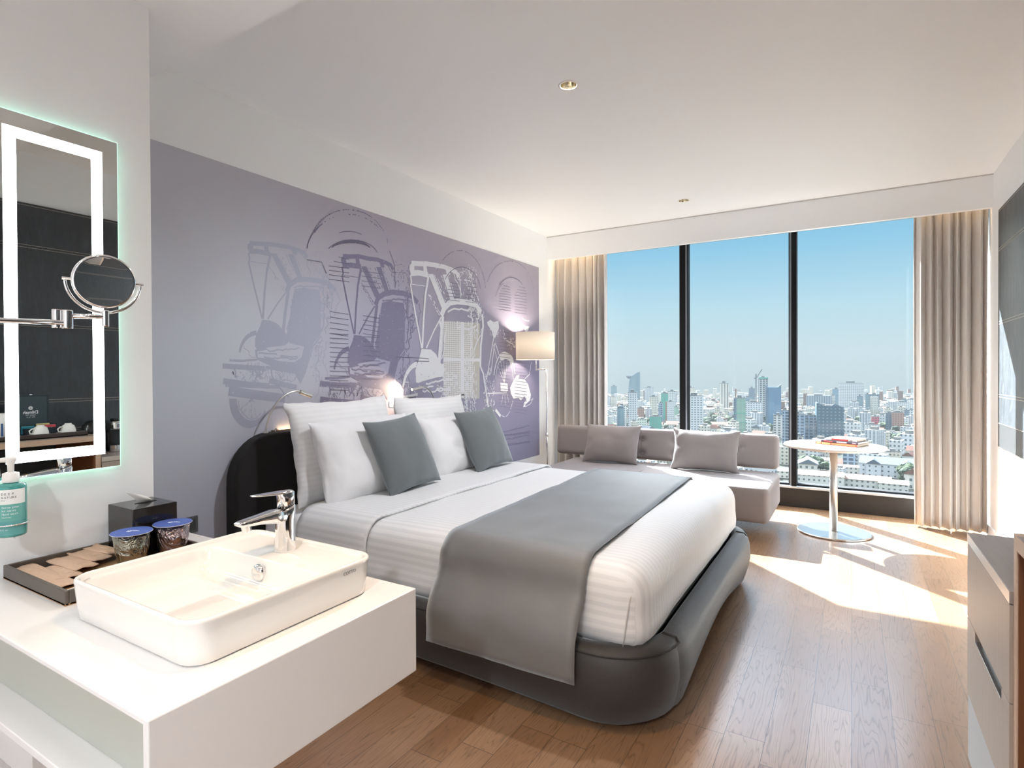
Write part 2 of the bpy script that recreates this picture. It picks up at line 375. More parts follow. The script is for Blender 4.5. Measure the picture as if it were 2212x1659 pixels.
for x0, x1 in ((XW+.06, -1.628), (-1.535, -.545), (-.472, XE)):
    obj('window_pane', bx(x0, x1, YN+.095, YN+.101, .225, 2.775), PANE, win)

# ================================================================== MURAL (a printed wall covering)
def mural_base():
    M = Mat('mural_print', rough=.65, spec=.25); v = M.coord(); s = M.N.new('ShaderNodeSeparateXYZ'); M.link(v, s.inputs[0])
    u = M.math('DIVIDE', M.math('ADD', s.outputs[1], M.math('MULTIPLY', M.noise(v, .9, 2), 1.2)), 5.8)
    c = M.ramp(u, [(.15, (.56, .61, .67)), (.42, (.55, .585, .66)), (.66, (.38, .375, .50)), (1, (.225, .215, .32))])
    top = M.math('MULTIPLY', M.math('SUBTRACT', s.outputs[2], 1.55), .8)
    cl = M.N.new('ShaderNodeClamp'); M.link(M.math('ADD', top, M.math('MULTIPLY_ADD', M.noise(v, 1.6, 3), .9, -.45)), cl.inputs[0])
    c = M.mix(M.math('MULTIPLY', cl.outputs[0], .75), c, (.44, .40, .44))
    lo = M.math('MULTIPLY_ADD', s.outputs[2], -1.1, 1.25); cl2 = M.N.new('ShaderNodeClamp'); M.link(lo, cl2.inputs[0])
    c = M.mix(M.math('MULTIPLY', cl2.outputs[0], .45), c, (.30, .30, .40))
    v3 = M.coord((1, 120, 900)); c = M.mix(.12, c, M.noise(v3, 1, 3, .7), 'OVERLAY')
    return M.base(c).m
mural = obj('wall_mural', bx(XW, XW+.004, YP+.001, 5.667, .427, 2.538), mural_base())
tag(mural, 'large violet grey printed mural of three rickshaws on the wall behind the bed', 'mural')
def inkmat(name, c, amount=.42, sc_=38):
    """worn screen-print ink: solid with small gaps"""
    M = Mat(name, c, .65, spec=.25); v = M.coord((1, sc_, sc_*1.4)); n = M.noise(v, 1, 4, .75)
    k = M.math('GREATER_THAN', n, amount); tr = M.n('ShaderNodeBsdfTransparent'); mx = M.n('ShaderNodeMixShader')
    M.link(k, mx.inputs[0]); M.link(tr.outputs[0], mx.inputs[1]); M.link(M.b.outputs[0], mx.inputs[2]); M.link(mx.outputs[0], M.out.inputs[0]); return M.m
class Print:
    """flat printed shapes on the wall, points are (Y, Z) metres about an anchor"""
    def __init__(s, ay, az, k, x): s.bm = newbm(); s.ay, s.az, s.k, s.x = ay, az, k, x; s.i = 0
    def P(s, p): return Vector((s.x + s.i*4e-6, s.ay + p[0]*s.k, s.az + p[1]*s.k))
    def poly(s, pts):
        s.i += 1; vs = [s.bm.verts.new(s.P(p)) for p in pts]
        try: f = s.bm.faces.new(vs); f.normal_update(); bmesh.ops.triangulate(s.bm, faces=[f])
        except ValueError: pass
    def line(s, pts, w=.008, jit=0, w1=None, up=1):
        s.i += up; k = len(pts); q = [Vector((p[0]+random.uniform(-jit, jit), p[1]+random.uniform(-jit, jit))) for p in pts]; a = []; b = []
        for i, p in enumerate(q):
            d = (q[min(i+1, k-1)]-q[max(i-1, 0)]); d = d.normalized() if d.length > 0 else Vector((1, 0)); nrm = Vector((-d.y, d.x))
            ww = w if w1 is None else w+(w1-w)*i/(k-1)
            a.append(s.bm.verts.new(s.P(p+nrm*ww/2))); b.append(s.bm.verts.new(s.P(p-nrm*ww/2)))
        for i in range(k-1): s.bm.faces.new((a[i], a[i+1], b[i+1], b[i]))
    def dash(s, pts, w=.006, d=.02, keep=.7):
        s.i += 1
        for p, q in zip(pts, pts[1:]):
            p, q = Vector(p), Vector(q); n = max(1, int((q-p).length/d))
            for i in range(n):
                if random.random() < keep: s.line([p+(q-p)*i/n, p+(q-p)*(i+.8)/n], w*random.uniform(.6, 1.3), .002, up=0)
    def wiggle(s, pts, w=.006, amp=.012, step=.02):
        out = []
        for p, q in zip(pts, pts[1:]):
            p, q = Vector(p), Vector(q); n = max(2, int((q-p).length/step))
            out += [p+(q-p)*i/n + Vector((random.uniform(-amp, amp), random.uniform(-amp, amp))) for i in range(n)]
        s.line(out, w)
    def speck(s, c, r, n, sz=.012):
        s.i += 1
        for _ in range(n):
            a = random.uniform(0, 2*PI); rr = random.random()**.5; y = c[0]+r[0]*rr*math.cos(a); z = c[1]+r[1]*rr*math.sin(a)
            t = random.uniform(0, PI); l = random.uniform(.3, 1.6)*sz
            s.line([(y, z), (y+l*math.cos(t)*.6, z+l*math.sin(t)), (y+l*math.cos(t+.5), z+l*1.4*math.sin(t+.5))], sz*.35, up=0)
    def done(s, name, mat): return obj(name, s.bm, mat, mural)
_H = (9.84379381e-04, -1.81227111e-05, 9.47072524e-01, -7.42410810e-04, -1.91868694e-03, 2.90603723, -5.43454271e-04, -2.12115199e-07)
def flat(x, y):   # rectifies a sketch point to wall metres
    w = _H[6]*x+_H[7]*y+1; return ((_H[0]*x+_H[1]*y+_H[2])/w, (_H[3]*x+_H[4]*y+_H[5])/w)
def dA(*pts): return [(p[0]-2.064, p[1]-2.0938) for p in (flat(470+x/3.858, 500+y/3.858) for x, y in pts)]
def dB(*pts): return [flat(840+x/4.609, 540+y/4.609) for x, y in pts]
def dC(*pts): return [flat(640+x/5.719, 430+y/5.719) for x, y in pts]
def arcp(cx, cy_, rx, ry, a0, a1, n=24): return [(cx+rx*math.cos(math.radians(a0+(a1-a0)*i/n)), cy_-ry*math.sin(math.radians(a0+(a1-a0)*i/n))) for i in range(n+1)]

def rickshaw(ay, az, k, x, mat, name, solid=True):
    p = Print(ay, az, k, x)
    # hood
    p.poly(dA((250, 108), (272, 92), (300, 98), (296, 130), (302, 172), (262, 170), (248, 140)))
    p.line(dA((270, 95), (340, 98), (420, 104), (500, 115), (600, 132), (680, 155), (725, 180), (748, 215)), .026, .003)
    p.line(dA((262, 168), (340, 165), (440, 186)), .030, .003)
    p.poly(dA((385, 104), (418, 106), (432, 182), (392, 176)))
    p.poly(dA((610, 135), (655, 150), (665, 195), (628, 190)))
    p.poly(dA((440, 182), (488, 182), (615, 408), (575, 440)))
    p.poly(dA((585, 190), (632, 190), (710, 392), (668, 392)))
    for a in ((500, 190, 622, 400), (522, 190, 636, 392), (572, 195, 660, 395), (645, 195, 722, 385), (425, 290, 560, 480), (440, 330, 555, 500)):
        p.dash(dA(a[:2], a[2:]), .006, .02, .75)
    p.wiggle(dA((520, 118), (530, 180)), .005, .006); p.wiggle(dA((680, 160), (740, 250), (775, 330), (760, 400)), .006, .012)
    p.line(dA((258, 180), (268, 235), (258, 255), (300, 440), (372, 728)), .011); p.line(dA((438, 192), (410, 330), (390, 520), (378, 728)), .014)
    p.poly(dA((436, 195), (450, 200), (420, 330), (402, 330))); p.line(dA((572, 505), (500, 600), (418, 730)), .010)
    p.line(dA((270, 250), (415, 270)), .004)
    p.dash(dA((740, 235), (870, 245), (905, 330), (880, 410)), .006, .02, .8); p.dash(dA((760, 180), (860, 170), (930, 300), (910, 400)), .004, .02, .6)
    p.speck(dA((830, 290))[0], (.08, .12), 40, .012); p.speck(dA((900, 560))[0], (.06, .16), 70, .016)
    # front mudguard
    a = dA(*arcp(330, 1050, 150, 205, 92, 168, 14)); p.line(a, .030, 0, .012)
    p.wiggle(dA((215, 960), (250, 1000), (300, 1040), (320, 1060)), .004, .012)
    # seat rim, back, arm
    p.line(dA((575, 500), (600, 440), (660, 405), (740, 398), (840, 412), (930, 435), (985, 490)), .034, .003)
    p.wiggle(dA((640, 470), (700, 455), (800, 458), (900, 470)), .010, .006); p.wiggle(dA((735, 550), (740, 590), (860, 610), (960, 590)), .012, .006)
    p.line(dA((590, 500), (560, 700), (545, 840)), .022, .002); p.wiggle(dA((625, 560), (600, 740), (570, 850)), .008, .005)
    p.wiggle(dA((880, 440), (890, 620), (870, 850)), .010, .010); p.wiggle(dA((940, 450), (960, 600), (920, 760), (890, 880)), .010, .014)
    p.wiggle(dA((985, 480), (1010, 560), (985, 660), (930, 740)), .007, .012)
    p.poly(dA((370, 735), (440, 742), (500, 770), (545, 820), (575, 860), (620, 900), (560, 950), (430, 965), (330, 985), (312, 960), (312, 900), (330, 835), (355, 790)))
    if solid:
        p.poly(dA((640, 480), (720, 468), (850, 490), (862, 600), (858, 860), (800, 930), (770, 1010), (735, 1180), (690, 1270), (640, 1180), (560, 1150), (480, 1100), (500, 1080), (640, 1090), (700, 1050), (720, 960), (600, 930), (575, 860), (605, 700), (625, 560)))
        p.poly(dA((312, 985), (400, 965), (420, 985), (330, 1000), (335, 1050), (480, 1065), (560, 1120), (570, 1150), (450, 1125), (330, 1070), (316, 1030)))
        p.line(dA((690, 1260), (740, 1130), (790, 960), (860, 880)), .010, .004)
    for q in ((340, 1010, 520, 1030), (420, 995, 700, 970), (380, 1050, 690, 1060), (520, 1040, 690, 1045)): p.wiggle(dA(q[:2], q[2:]), .010, .006)
    # deck, lamps and bars
    for q, w in (((45, 1120, 400, 1140), .030), ((95, 1075, 330, 1070), .014), ((45, 1250, 430, 1290), .034), ((90, 1330, 560, 1390), .055), ((60, 1275, 520, 1300), .020), ((400, 1130, 680, 1180), .020), ((430, 1240, 660, 1300), .034)):
        p.line(dA(q[:2], ((q[0]+q[2])/2, (q[1]+q[3])/2+4), q[2:]), w, .003)
    for q in ((140, 1140, 150, 1250), (280, 1140, 290, 1230), (290, 1150, 400, 1250), (400, 1150, 300, 1240), (350, 1150, 360, 1240)): p.wiggle(dA(q[:2], q[2:]), .010, .008)
    p.wiggle(dA((445, 1140), (470, 1260), (560, 1350), (620, 1390)), .010, .004); p.wiggle(dA((480, 1170), (540, 1240), (620, 1250), (680, 1190)), .006, .005)
    p.speck(dA((560, 1210))[0], (.10, .05), 50, .012); p.speck(dA((300, 1200))[0], (.14, .06), 60, .014); p.speck(dA((840, 1050))[0], (.06, .20), 60, .016)
    # wheel
    o_ = arcp(262, 1400, 165, 240, 178, 330, 30); i_ = arcp(285, 1400, 125, 175, 178, 330, 30); pts = dA(*o_) + dA(*i_)[::-1]
    n = len(o_)
    for j in range(n-1): p.poly([pts[j], pts[j+1], pts[2*n-2-j], pts[2*n-1-j]])
    for j in range(14):
        t = random.uniform(200, 320); p.dash(dA((285, 1390), (285+118*math.cos(math.radians(t)), 1400-168*math.sin(math.radians(t)))), .003, .03, .5)
    p.wiggle(dA(*arcp(285, 1400, 112, 160, 185, 320, 16)), .005, .005)
    p.wiggle(dA((860, 900), (830, 1100), (850, 1300), (800, 1420)), .006, .012); p.wiggle(dA((900, 900), (890, 1100), (920, 1200), (860, 1380)), .006, .015)
    return p.done(name, mat)
I1 = inkmat('faint_blue_ink', (.39, .41, .52), .36); I2 = inkmat('violet_ink', (.22, .21, .31), .36); I3 = inkmat('white_print_ink', (.72, .74, .79), .36, 30)
IL = inkmat('fine_dark_ink', (.17, .165, .24), .36, 60)
rickshaw(2.064, 2.0938, 1.0, XW+.0043, I1, 'rickshaw_print')
rickshaw(2.774, 2.1338, 1.22, XW+.0049, I2, 'rickshaw_print')
rickshaw(3.481, 2.1925, 1.54, XW+.0066, I3, 'rickshaw_print', solid=False)
# lattice window showing through the white rickshaw, its driver and the bicycle half
g = Print(0, 0, 1, XW+.0055)
g.poly(dB((540, 705), (905, 730), (900, 1480), (545, 1450))); g.done('lattice_print', inkmat('putty_ink', (.50, .49, .47), .25))
g = Print(0, 0, 1, XW+.0058)
for i in range(16): 
    x = 545+i*22
    if 715 < x < 748 or x > 850: continue
    g.line(dB((x, 710), (x+2, 1460)), .007)
for i in range(36):
    y = 730+i*20.5; g.line(dB((540, y-8), (835, y+8)), .006)
g.poly(dB((712, 715), (750, 718), (748, 1480), (712, 1470))); g.poly(dB((540, 1075), (905, 1080), (905, 1112), (540, 1105)))
g.line(dB((930, 640), (938, 760), (915, 950), (908, 1150)), .028, .002); g.line(dB((905, 1150), (940, 1230), (965, 1420), (1000, 1640)), .020, .003)
g.line(dB((500, 700), (530, 800), (520, 1000), (500, 1120)), .030, .004)
g.poly(dB((325, 985), (420, 992), (470, 1040), (500, 1130), (545, 1135), (540, 1260), (480, 1268), (360, 1300), (268, 1322), (262, 1200), (290, 1110)))
g.poly(dB((975, 720), (1010, 695), (1040, 720), (1088, 705), (1095, 775), (1062, 868), (1040, 872), (1020, 800), (985, 750)))
g.line(dB((1042, 870), (1010, 1060), (970, 1290)), .011); g.line(dB((1052, 930), (1012, 1240)), .010); g.line(dB((1058, 925), (1108, 1080)), .010); g.line(dB((1038, 940), (1075, 1085)), .007)
g.line(dB(*arcp(1150, 1310, 108, 290, 168, 15, 30)), .013, .002); g.line(dB(*arcp(1150, 1310, 88, 240, 175, 5, 30)), .007, .002)
g.poly(dB(*arcp(1165, 1110, 75, 85, 150, -20, 14), (1210, 1130), (1190, 1090), (1150, 1085), (1120, 1110)))
for t in (70, 95, 118, 140, 250, 275, 300): g.line(dB((1150, 1330), (1150+86*math.cos(math.radians(t)), 1310-238*math.sin(math.radians(t)))), .006)
g.dash(dB(*arcp(1150, 1330, 95, 330, -10, -110, 24)), .008, .02, .8); g.line(dB((1060, 1590), (1110, 1655)), .03)
g.poly(dB((1108, 1320), (1180, 1330), (1185, 1405), (1112, 1405))); g.line(dB((980, 1430), (1165, 1420)), .010, .002)
g.poly(dB((1245, 1290), (1270, 1250), (1300, 1240), (1290, 1275), (1350, 1290), (1385, 1340), (1412, 1440), (1405, 1490), (1370, 1500), (1350, 1455), (1310, 1500), (1290, 1470), (1240, 1480), (1212, 1430), (1205, 1370)))
g.poly(dB((1375, 1440), (1412, 1450), (1400, 1500), (1368, 1530), (1352, 1560), (1335, 1570), (1345, 1520), (1370, 1490)))
g.wiggle(dB((1350, 1560), (1400, 1540), (1435, 1480), (1400, 1500)), .006, .006); g.wiggle(dB((1350, 1285), (1400, 1240), (1418, 1100)), .007, .006)
g.poly(dB((1325, 668), (1345, 690), (1375, 702), (1397, 700), (1392, 712), (1355, 706), (1330, 688))); g.poly(dB((1330, 733), (1352, 755), (1396, 762), (1385, 800), (1362, 825), (1348, 790)))
g.speck(dB((1050, 800))[0], (.10, .08), 60, .016); g.speck(dB((1230, 940))[0], (.10, .06), 60, .012); g.speck(dB((1000, 1450))[0], (.10, .25), 90, .02); g.speck(dB((790, 1400))[0], (.13, .30), 130, .022)
g.speck(dB((600, 1370))[0], (.18, .12), 60, .022); g.speck(dB((860, 640))[0], (.14, .10), 80, .016); g.speck(dB((820, 260))[0], (.10, .12), 60, .012)
g.wiggle(dB((640, 190), (700, 240), (720, 480)), .012, .010); g.wiggle(dB((800, 220), (830, 330), (900, 520)), .010, .008); g.wiggle(dB((1140, 800), (1150, 880), (1270, 980)), .010, .012)
g.done('bicycle_print', I3)
# fine dark line work: arches, louvres, handwriting
g = Print(0, 0, 1, XW+.0074)
g.dash(dC(*arcp(640, 660, 500, 530, 150, 12, 40)), .0055, .03, .85); g.dash(dC(*arcp(640, 640, 480, 450, 150, 40, 40)), .005, .03, .5); g.line(dC(*arcp(620, 640, 490, 420, 176, 128, 14)), .006)
g.line(dC(*arcp(640, 700, 330, 300, 110, 60, 12)), .005); g.line(dC(*arcp(680, 720, 330, 215, 150, 15, 24)), .0055, .001)
cres = arcp(670, 640, 250, 140, 160, 20, 20); cr2 = arcp(670, 640, 250, 95, 160, 20, 20); q = dC(*cres)+dC(*cr2)[::-1]
for j in range(20): g.poly([q[j], q[j+1], q[40-j], q[41-j]])
g.line(dC((1150, 640), (1210, 810), (1220, 1100)), .005); g.line(dC((130, 750), (310, 780), (370, 920)), .005)
g.dash(dB(*arcp(700, 420, 260, 415, 150, 5, 30)), .0055, .03, .85); g.line(dB(*arcp(720, 420, 190, 250, 150, 8, 24)), .006); g.dash(dB(*arcp(1200, 420, 235, 310, 165, 5, 36)), .0055, .03, .85); g.line(dB(*arcp(1215, 420, 130, 145, 150, 30, 16)), .007); g.line(dB(*arcp(1230, 500, 170, 200, 170, 120, 8)), .004)
g.done('arch_print', IL); g = Print(0, 0, 1, XW+.0077)
for x0, x1, y0, y1, n in ((400, 650, 715, 990, 6), (800, 1040, 890, 1070, 4), (410, 640, 1390, 1660, 5), (820, 1030, 1440, 1660, 5)):
    for i in range(n):
        y = y0+(y1-y0)*i/(n-1) if n > 1 else y0; xs = x0+max(0, 120-60*i)*(y0 == 715); g.line(dC((xs, y), (x1, y+34)), .0045)
for k in range(13): y = 1660+58*k; g.line(dC((410, y), (640, y+14-k*.8)), .0045); g.line(dC((820, y+40), (1030, y+52)), .0045) if k < 10 else None
for x0, x1, y0, y1, n in ((565, 700, 330, 500, 6), (760, 880, 330, 520, 6), (1095, 1215, 360, 600, 10), (1250, 1370, 370, 630, 10), (1090, 1205, 820, 1560, 22), (1250, 1370, 1090, 1620, 18)):
    for i in range(n): y = y0+(y1-y0)*i/(n-1); a = max(0, 3-i)*14; g.line(dB((x0+a, y-6), (x1-a*.3, y+10)), .0045)
g.line(dB((70, 1065), (390, 1080), (398, 1110), (260, 1105)), .006)
g.done('louvre_print', IL); g = Print(0, 0, 1, XW+.0074)
def dD(*pts): return [flat(800+x/3.19, 500+y/3.19) for x, y in pts]
for k, (y0, y1) in enumerate(((1385, 1335), (1405, 1385), (1440, 1400), (1475, 1445))):
    g.wiggle(dD((905, y0), (1100, y1)), .006, .008 if k else .003)
g.line(dD((905, 1410), (1100, 1375)), .006); g.line(dD((905, 1482), (1100, 1450)), .006)
g.done('handwriting_print', IL)

# ================================================================== BED
BX0, BX1, BY0, BY1, RIM = -2.93, -.575, 1.955, 4.13, .305
bed = empty('bed', ((BX0+BX1)/2, (BY0+BY1)/2, 0)); tag(bed, 'charcoal wool upholstered double bed frame with curved headboard against the mural wall', 'bed')
def outline(off, rc=.27, n=9):   # anticlockwise from the near-left corner
    x0, x1, y0, y1 = BX0, BX1+off, BY0-off, BY1+off; P = []
    P += [(x0+(x1-rc-x0)*i/24, y0) for i in range(24)]
    P += [(x1-rc+rc*math.cos(a), y0+rc+rc*math.sin(a)) for a in [-PI/2+PI/2*i/n for i in range(n)]]
    P += [(x1, y0+rc+(y1-y0-2*rc)*i/30) for i in range(30)]
    P += [(x1-rc+rc*math.cos(a), y1-rc+rc*math.sin(a)) for a in [PI/2*i/n for i in range(n)]]
    P += [(x1-rc+(x0-x1+rc)*i/24, y1) for i in range(25)]
    return P
def lift(x, y):   # the lower edge arches up between the corners
    d1 = math.sin(PI*max(0, min(1, (x-BX0)/(BX1-.20-BX0))))**1.0 if (y < BY0+.15 or y > BY1-.15) else 0
    d2 = math.sin(PI*max(0, min(1, (y-BY0-.30)/(BY1-BY0-.60))))**1.3 if x > BX1-.15 else 0
    return .035*d1 + .10*d2
def shell(levels, name, mat, sel=None, extra=0):
    bm = newbm(); rs = []
    for off, t in levels:
        P = outline(off+extra); rs.append([bm.verts.new((x, y, (lambda b: b+(RIM-b)*t if t <= 1 else RIM+(t-1))(lift(x, y)))) for x, y in P])
    for a, b in zip(rs, rs[1:]): bridge(bm, a, b, close=False)
    return obj(name, bm, mat, bed, smooth=True)
body = [(-.25, -.0), (-.09, .0), (-.055, .035), (-.022, .14), (0, .38), (.014, .60), (.010, .85), (0, .97), (-.006, 1.0), (-.012, 1.012), (-.06, 1.018), (-.072, 1.008), (-.078, .97), (-.08, .80)]
shell(body, 'side_panel', CHARCOAL)
# piping seam just below the rim
obj('rim_seam', tube([(x, y, RIM-.004) for x, y in outline(.001)], .0028, 6), SEAM, bed)
# foot panel: separate padded front set between the corner seams, same section, a little prouder
def panel():
    bm = newbm(); rs = []; lo, hi = 32, 65
    for off, t in body[2:]:
        P = outline(off)[lo:hi]; row = []
        for i, (x, y) in enumerate(P):
            e = min(1, min(i, len(P)-1-i)/2.0)**.5; ex = (.015*e-.006*(1-e)) if t < 1.0 else .004*e-.004*(1-e)
            bz = lift(x, y); z = bz+(RIM-bz)*t if t <= 1 else RIM+(t-1); row.append(bm.verts.new((x+ex*(1 if off > -.05 else -.3), y, z+(.006*e if t >= .97 else 0)-(.004*e if t < .06 else 0))))
        rs.append(row)
    for a, b in zip(rs, rs[1:]): bridge(bm, a, b, close=False)
    return bm
obj('foot_panel', panel(), CHARCOAL, bed, smooth=True)
for s_, yy in ((1, BY0+.262), (-1, BY1-.262)):
    P_ = [(BX1+off+.001, yy, (RIM)*t if t <= 1 else RIM+(t-1)+.002) for off, t in body[4:12]]
    obj('corner_seam', tube(P_, .0052, 6), SEAM, bed)
obj('platform', bx(BX0, BX1-.15, BY0+.15, BY1-.15, .15, .258), Mat('black_lining', (.012, .012, .016), .9).m, bed)
# headboard: rounded-top padded panel
HY0, HY1, HZ, HX0, HX1 = 1.905, 4.24, 1.005, XW+.012, -2.915
hp = [(HY0, .03), (HY0, .70)] + [(HY0+.26-.26*math.cos(a), HZ-.27+.27*math.sin(a)) for a in [PI/2*i/10 for i in range(1, 11)]]
hp += [(HY0+HY1-y, z) for y, z in hp[::-1]]
M_ = Matrix(((0, 0, 1, HX0), (1, 0, 0, 0), (0, 1, 0, 0), (0, 0, 0, 1)))
obj('headboard', prism(hp, HX1-HX0, M_), HEADFAB, bed, smooth=False, mods=[bev(.02, 4)])
obj('headboard_ledge', bx(XW+.011, XW+.05, HY0+.30, HY1-.30, HZ-.002, HZ+.006), Mat('ledge_wood', lin(120, 92, 70), .5).m, bed)
for y in (2.19, 3.95): obj('knob', lathe([(.004, 0), (.004, .014), (.007, .015), (.007, .022), (0.002, .024)], 10, M=Matrix.Translation((-2.96, y, HZ))), CHROME, bed)
for q in ((BX0+.3, BY0+.35), (BX1-.42, BY0+.42), (BX1-.42, BY1-.42), (BX0+.3, BY1-.35)):
    obj('leg', lathe([(.035, 0), (.03, .13)], 12, M=Matrix.Translation((*q, 0))), BLACKM, bed)

# mattress, duvet, runner
MY0, MY1, MX1, MT = 2.035, 4.055, -.655, .605
mat_ = obj('mattress', rbox(MX1-.03-HX1-.004, MY1-MY0-.05, .325, .05, 14), COTTON, smooth=True, loc=((MX1-.03+HX1)/2, (MY0+MY1)/2, .402))
tag(mat_, 'white sheeted thick mattress lying in the charcoal bed frame', 'mattress')
def duvet():
    x0, x1, y0, y1, z0, z1 = -2.40, MX1, MY0, MY1, .262, MT+.008
    def f(p, n):
        q = Vector(p); wx = (p.x+(x0+x1)/2 - 0); w = Vector((p.x, p.y, p.z))
        k = fbm(w, 2.2, 2)*.006 + fbm(w, 7, 5)*.0018
        q += n*k
        if n.z > .3: q.z += .006*math.cos(p.y/1.0*PI/2)
        if p.z < 0 and abs(n.z) < .5: q += Vector((n.x, n.y, 0))*(.010*math.sin(max(0, -p.z)/.17*PI*.5))
        return q
    bm = rbox(x1-x0, y1-y0, z1-z0, .115, (40, 36, 8), f)
    fs = [f_ for f_ in bm.faces if f_.calc_center_median().x < -(x1-x0)/2+.10]     # open at the head end
    bmesh.ops.delete(bm, geom=fs, context='FACES')
    fs = [f_ for f_ in bm.faces if f_.calc_center_median().z < -(z1-z0)/2+.012]
    bmesh.ops.delete(bm, geom=fs, context='FACES')
    return obj('duvet', bm, STRIPE, smooth=True, loc=((x0+x1)/2, (y0+y1)/2, (z0+z1)/2), mods=[('SOLIDIFY', dict(thickness=.006, offset=-1))])
dv = duvet(); tag(dv, 'white satin striped duvet tucked tightly over the bed', 'duvet')
# the turned-back upper sheet band between the duvet and pillows
def band(name, x0, x1, ztop, zlow, y0, y1, r, mat, th=.008, nx=10, zlow1=None, seed=3, flare=0, amp=.003, par_=None, skew=(0, 0)):
    bm = newbm(); rs = []
    prof = [(y1+flare*.4, zlow1 if zlow1 is not None else zlow, 1)] + [(y1, ztop-r-.02, .6)] + [(y1-r+r*math.cos(a), ztop-r+r*math.sin(a), .5) for a in [PI/2*i/7 for i in range(8)]]
    prof += [(y1-r+(y0-y1+2*r)*i/22, ztop, 0) for i in range(1, 22)]
    prof += [(y0+r-r*math.sin(a), ztop-r+r*math.cos(a), -.5) for a in [PI/2*i/7 for i in range(8)]]
    nz = 12;  prof += [(y0-flare*math.sin(min(1, i/nz*1.45)*PI/2)**1.3, ztop-r-(ztop-r-zlow)*i/nz, -i/nz-.5) for i in range(1, nz+1)]
    for i in range(nx+1):
        t = i/nx; row = []
        for (y, z, s) in prof:
            tt = max(0, min(1, (y1-y)/(y1-y0))); sk = (skew[0]*(1-tt)+skew[1]*tt); x = x0+(x1-x0)*t + sk
            w = Vector((x, y, z)); k = fbm(w, 4, seed)*amp*2+fbm(w, 11, seed+1)*amp
            dz = k if abs(s) < .5 else 0; dy = -k*1.2 if s < -.4 else 0
            row.append(bm.verts.new((x, y+dy-(.0 if s > -.5 else 0), z+dz)))
        rs.append(row)
    for a, b in zip(rs, rs[1:]): bridge(bm, a, b, close=False)
    return obj(name, bm, mat, par_, smooth=True, mods=[('SOLIDIFY', dict(thickness=th, offset=0))])
sh = band('folded_sheet', -2.56, -2.05, MT+.020, .285, MY0-.012, MY1+.012, .115, COTTON, th=.012, nx=12, amp=.003)
sh.data.materials[0] = STRIPE
tag(sh, 'white striped sheet edge turned back over the duvet below the pillows', 'sheet')
rn = band('bed_runner', -1.615, -.915, MT+.026, .195, MY0-.022, MY1+.022, .12, RUNNER, th=.005, nx=16, zlow1=.33, flare=.104, amp=.0035, skew=(-.035, .035))
tag(rn, 'taupe grey linen bed runner draped across the foot of the white bed', 'bed runner')
for x in (-1.578, -.887):
    pass
# hospital-corner crease of the duvet at the near foot corner
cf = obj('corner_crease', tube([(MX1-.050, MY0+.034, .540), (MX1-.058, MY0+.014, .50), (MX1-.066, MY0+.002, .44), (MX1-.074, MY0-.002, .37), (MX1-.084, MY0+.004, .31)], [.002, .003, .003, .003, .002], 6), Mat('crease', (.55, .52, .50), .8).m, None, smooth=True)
cf.parent = dv; cf.matrix_parent_inverse = Matrix.Translation(-dv.location)

# pillows ------------------------------------------------------------
def stand(name, w, h, t, loc, lean, rz, mat, label, cat, group=None, seed=1, roll=0, **k):
    """cushion standing on its lower edge, leaning back by lean, its face turned by rz"""
    o = obj(name, pillow_bm(w, h, t, seed=seed, **k), mat, None, smooth=True, mods=[('SUBSURF', dict(levels=1, render_levels=1))])
    Mx = Matrix.Translation(loc) @ Matrix.Rotation(rz, 4, 'Z') @ Matrix.Rotation(lean, 4, 'X') @ Matrix.Rotation(roll, 4, 'Y')
    o.matrix_world = Mx; tag(o, label, cat, group); return o
# local +Y is the cushion's front/back; rz = +90 deg makes local -Y face +X
WG = 'white pillows propped against the headboard'
p1_ = stand('bed_pillow', .82, .60, .20, (-2.66, 2.525, .600), -.18, PI/2, PCASE, 'white pillow at the back behind the left slate cushion, leaning on the headboard', 'pillow', WG, 11, pinch=.05, wr=.034, roll=-.015)
p2_ = stand('bed_pillow', .80, .58, .20, (-2.66, 3.40, .605), -.18, PI/2, PCASE, 'white pillow at the back on the window side of the bed', 'pillow', WG, 12, pinch=.05, wr=.034)
p3_ = stand('bed_pillow', .84, .50, .21, (-2.50, 2.60, .600), -.33, PI/2+.02, COTTON, 'white pillow in front, leaning on the back pillow nearest the basin', 'pillow', WG, 13, pinch=.055, wr=.034, roll=-.01)
p4_ = stand('bed_pillow', .84, .45, .20, (-2.50, 3.52, .602), -.33, PI/2, COTTON, 'white pillow in front, tucked behind the right slate cushion', 'pillow', WG, 14, pinch=.055, wr=.034)
CG = 'slate grey square cushions on the bed'
c1_ = stand('scatter_cushion', .50, .48, .17, (-2.335, 2.745, .632), -.42, PI/2+.03, GREYVEL, 'slate grey square cushion nearer the basin, leaning on the white pillows', 'cushion', CG, 21, pinch=.07, wr=.008, roll=-.06, ears=.02)
c2_ = stand('scatter_cushion', .49, .48, .17, (-2.335, 3.665, .632), -.42, PI/2-.03, GREYVEL, 'slate grey square cushion nearer the window, leaning on the white pillows', 'cushion', CG, 22, pinch=.07, wr=.008, roll=-.06, ears=.02)

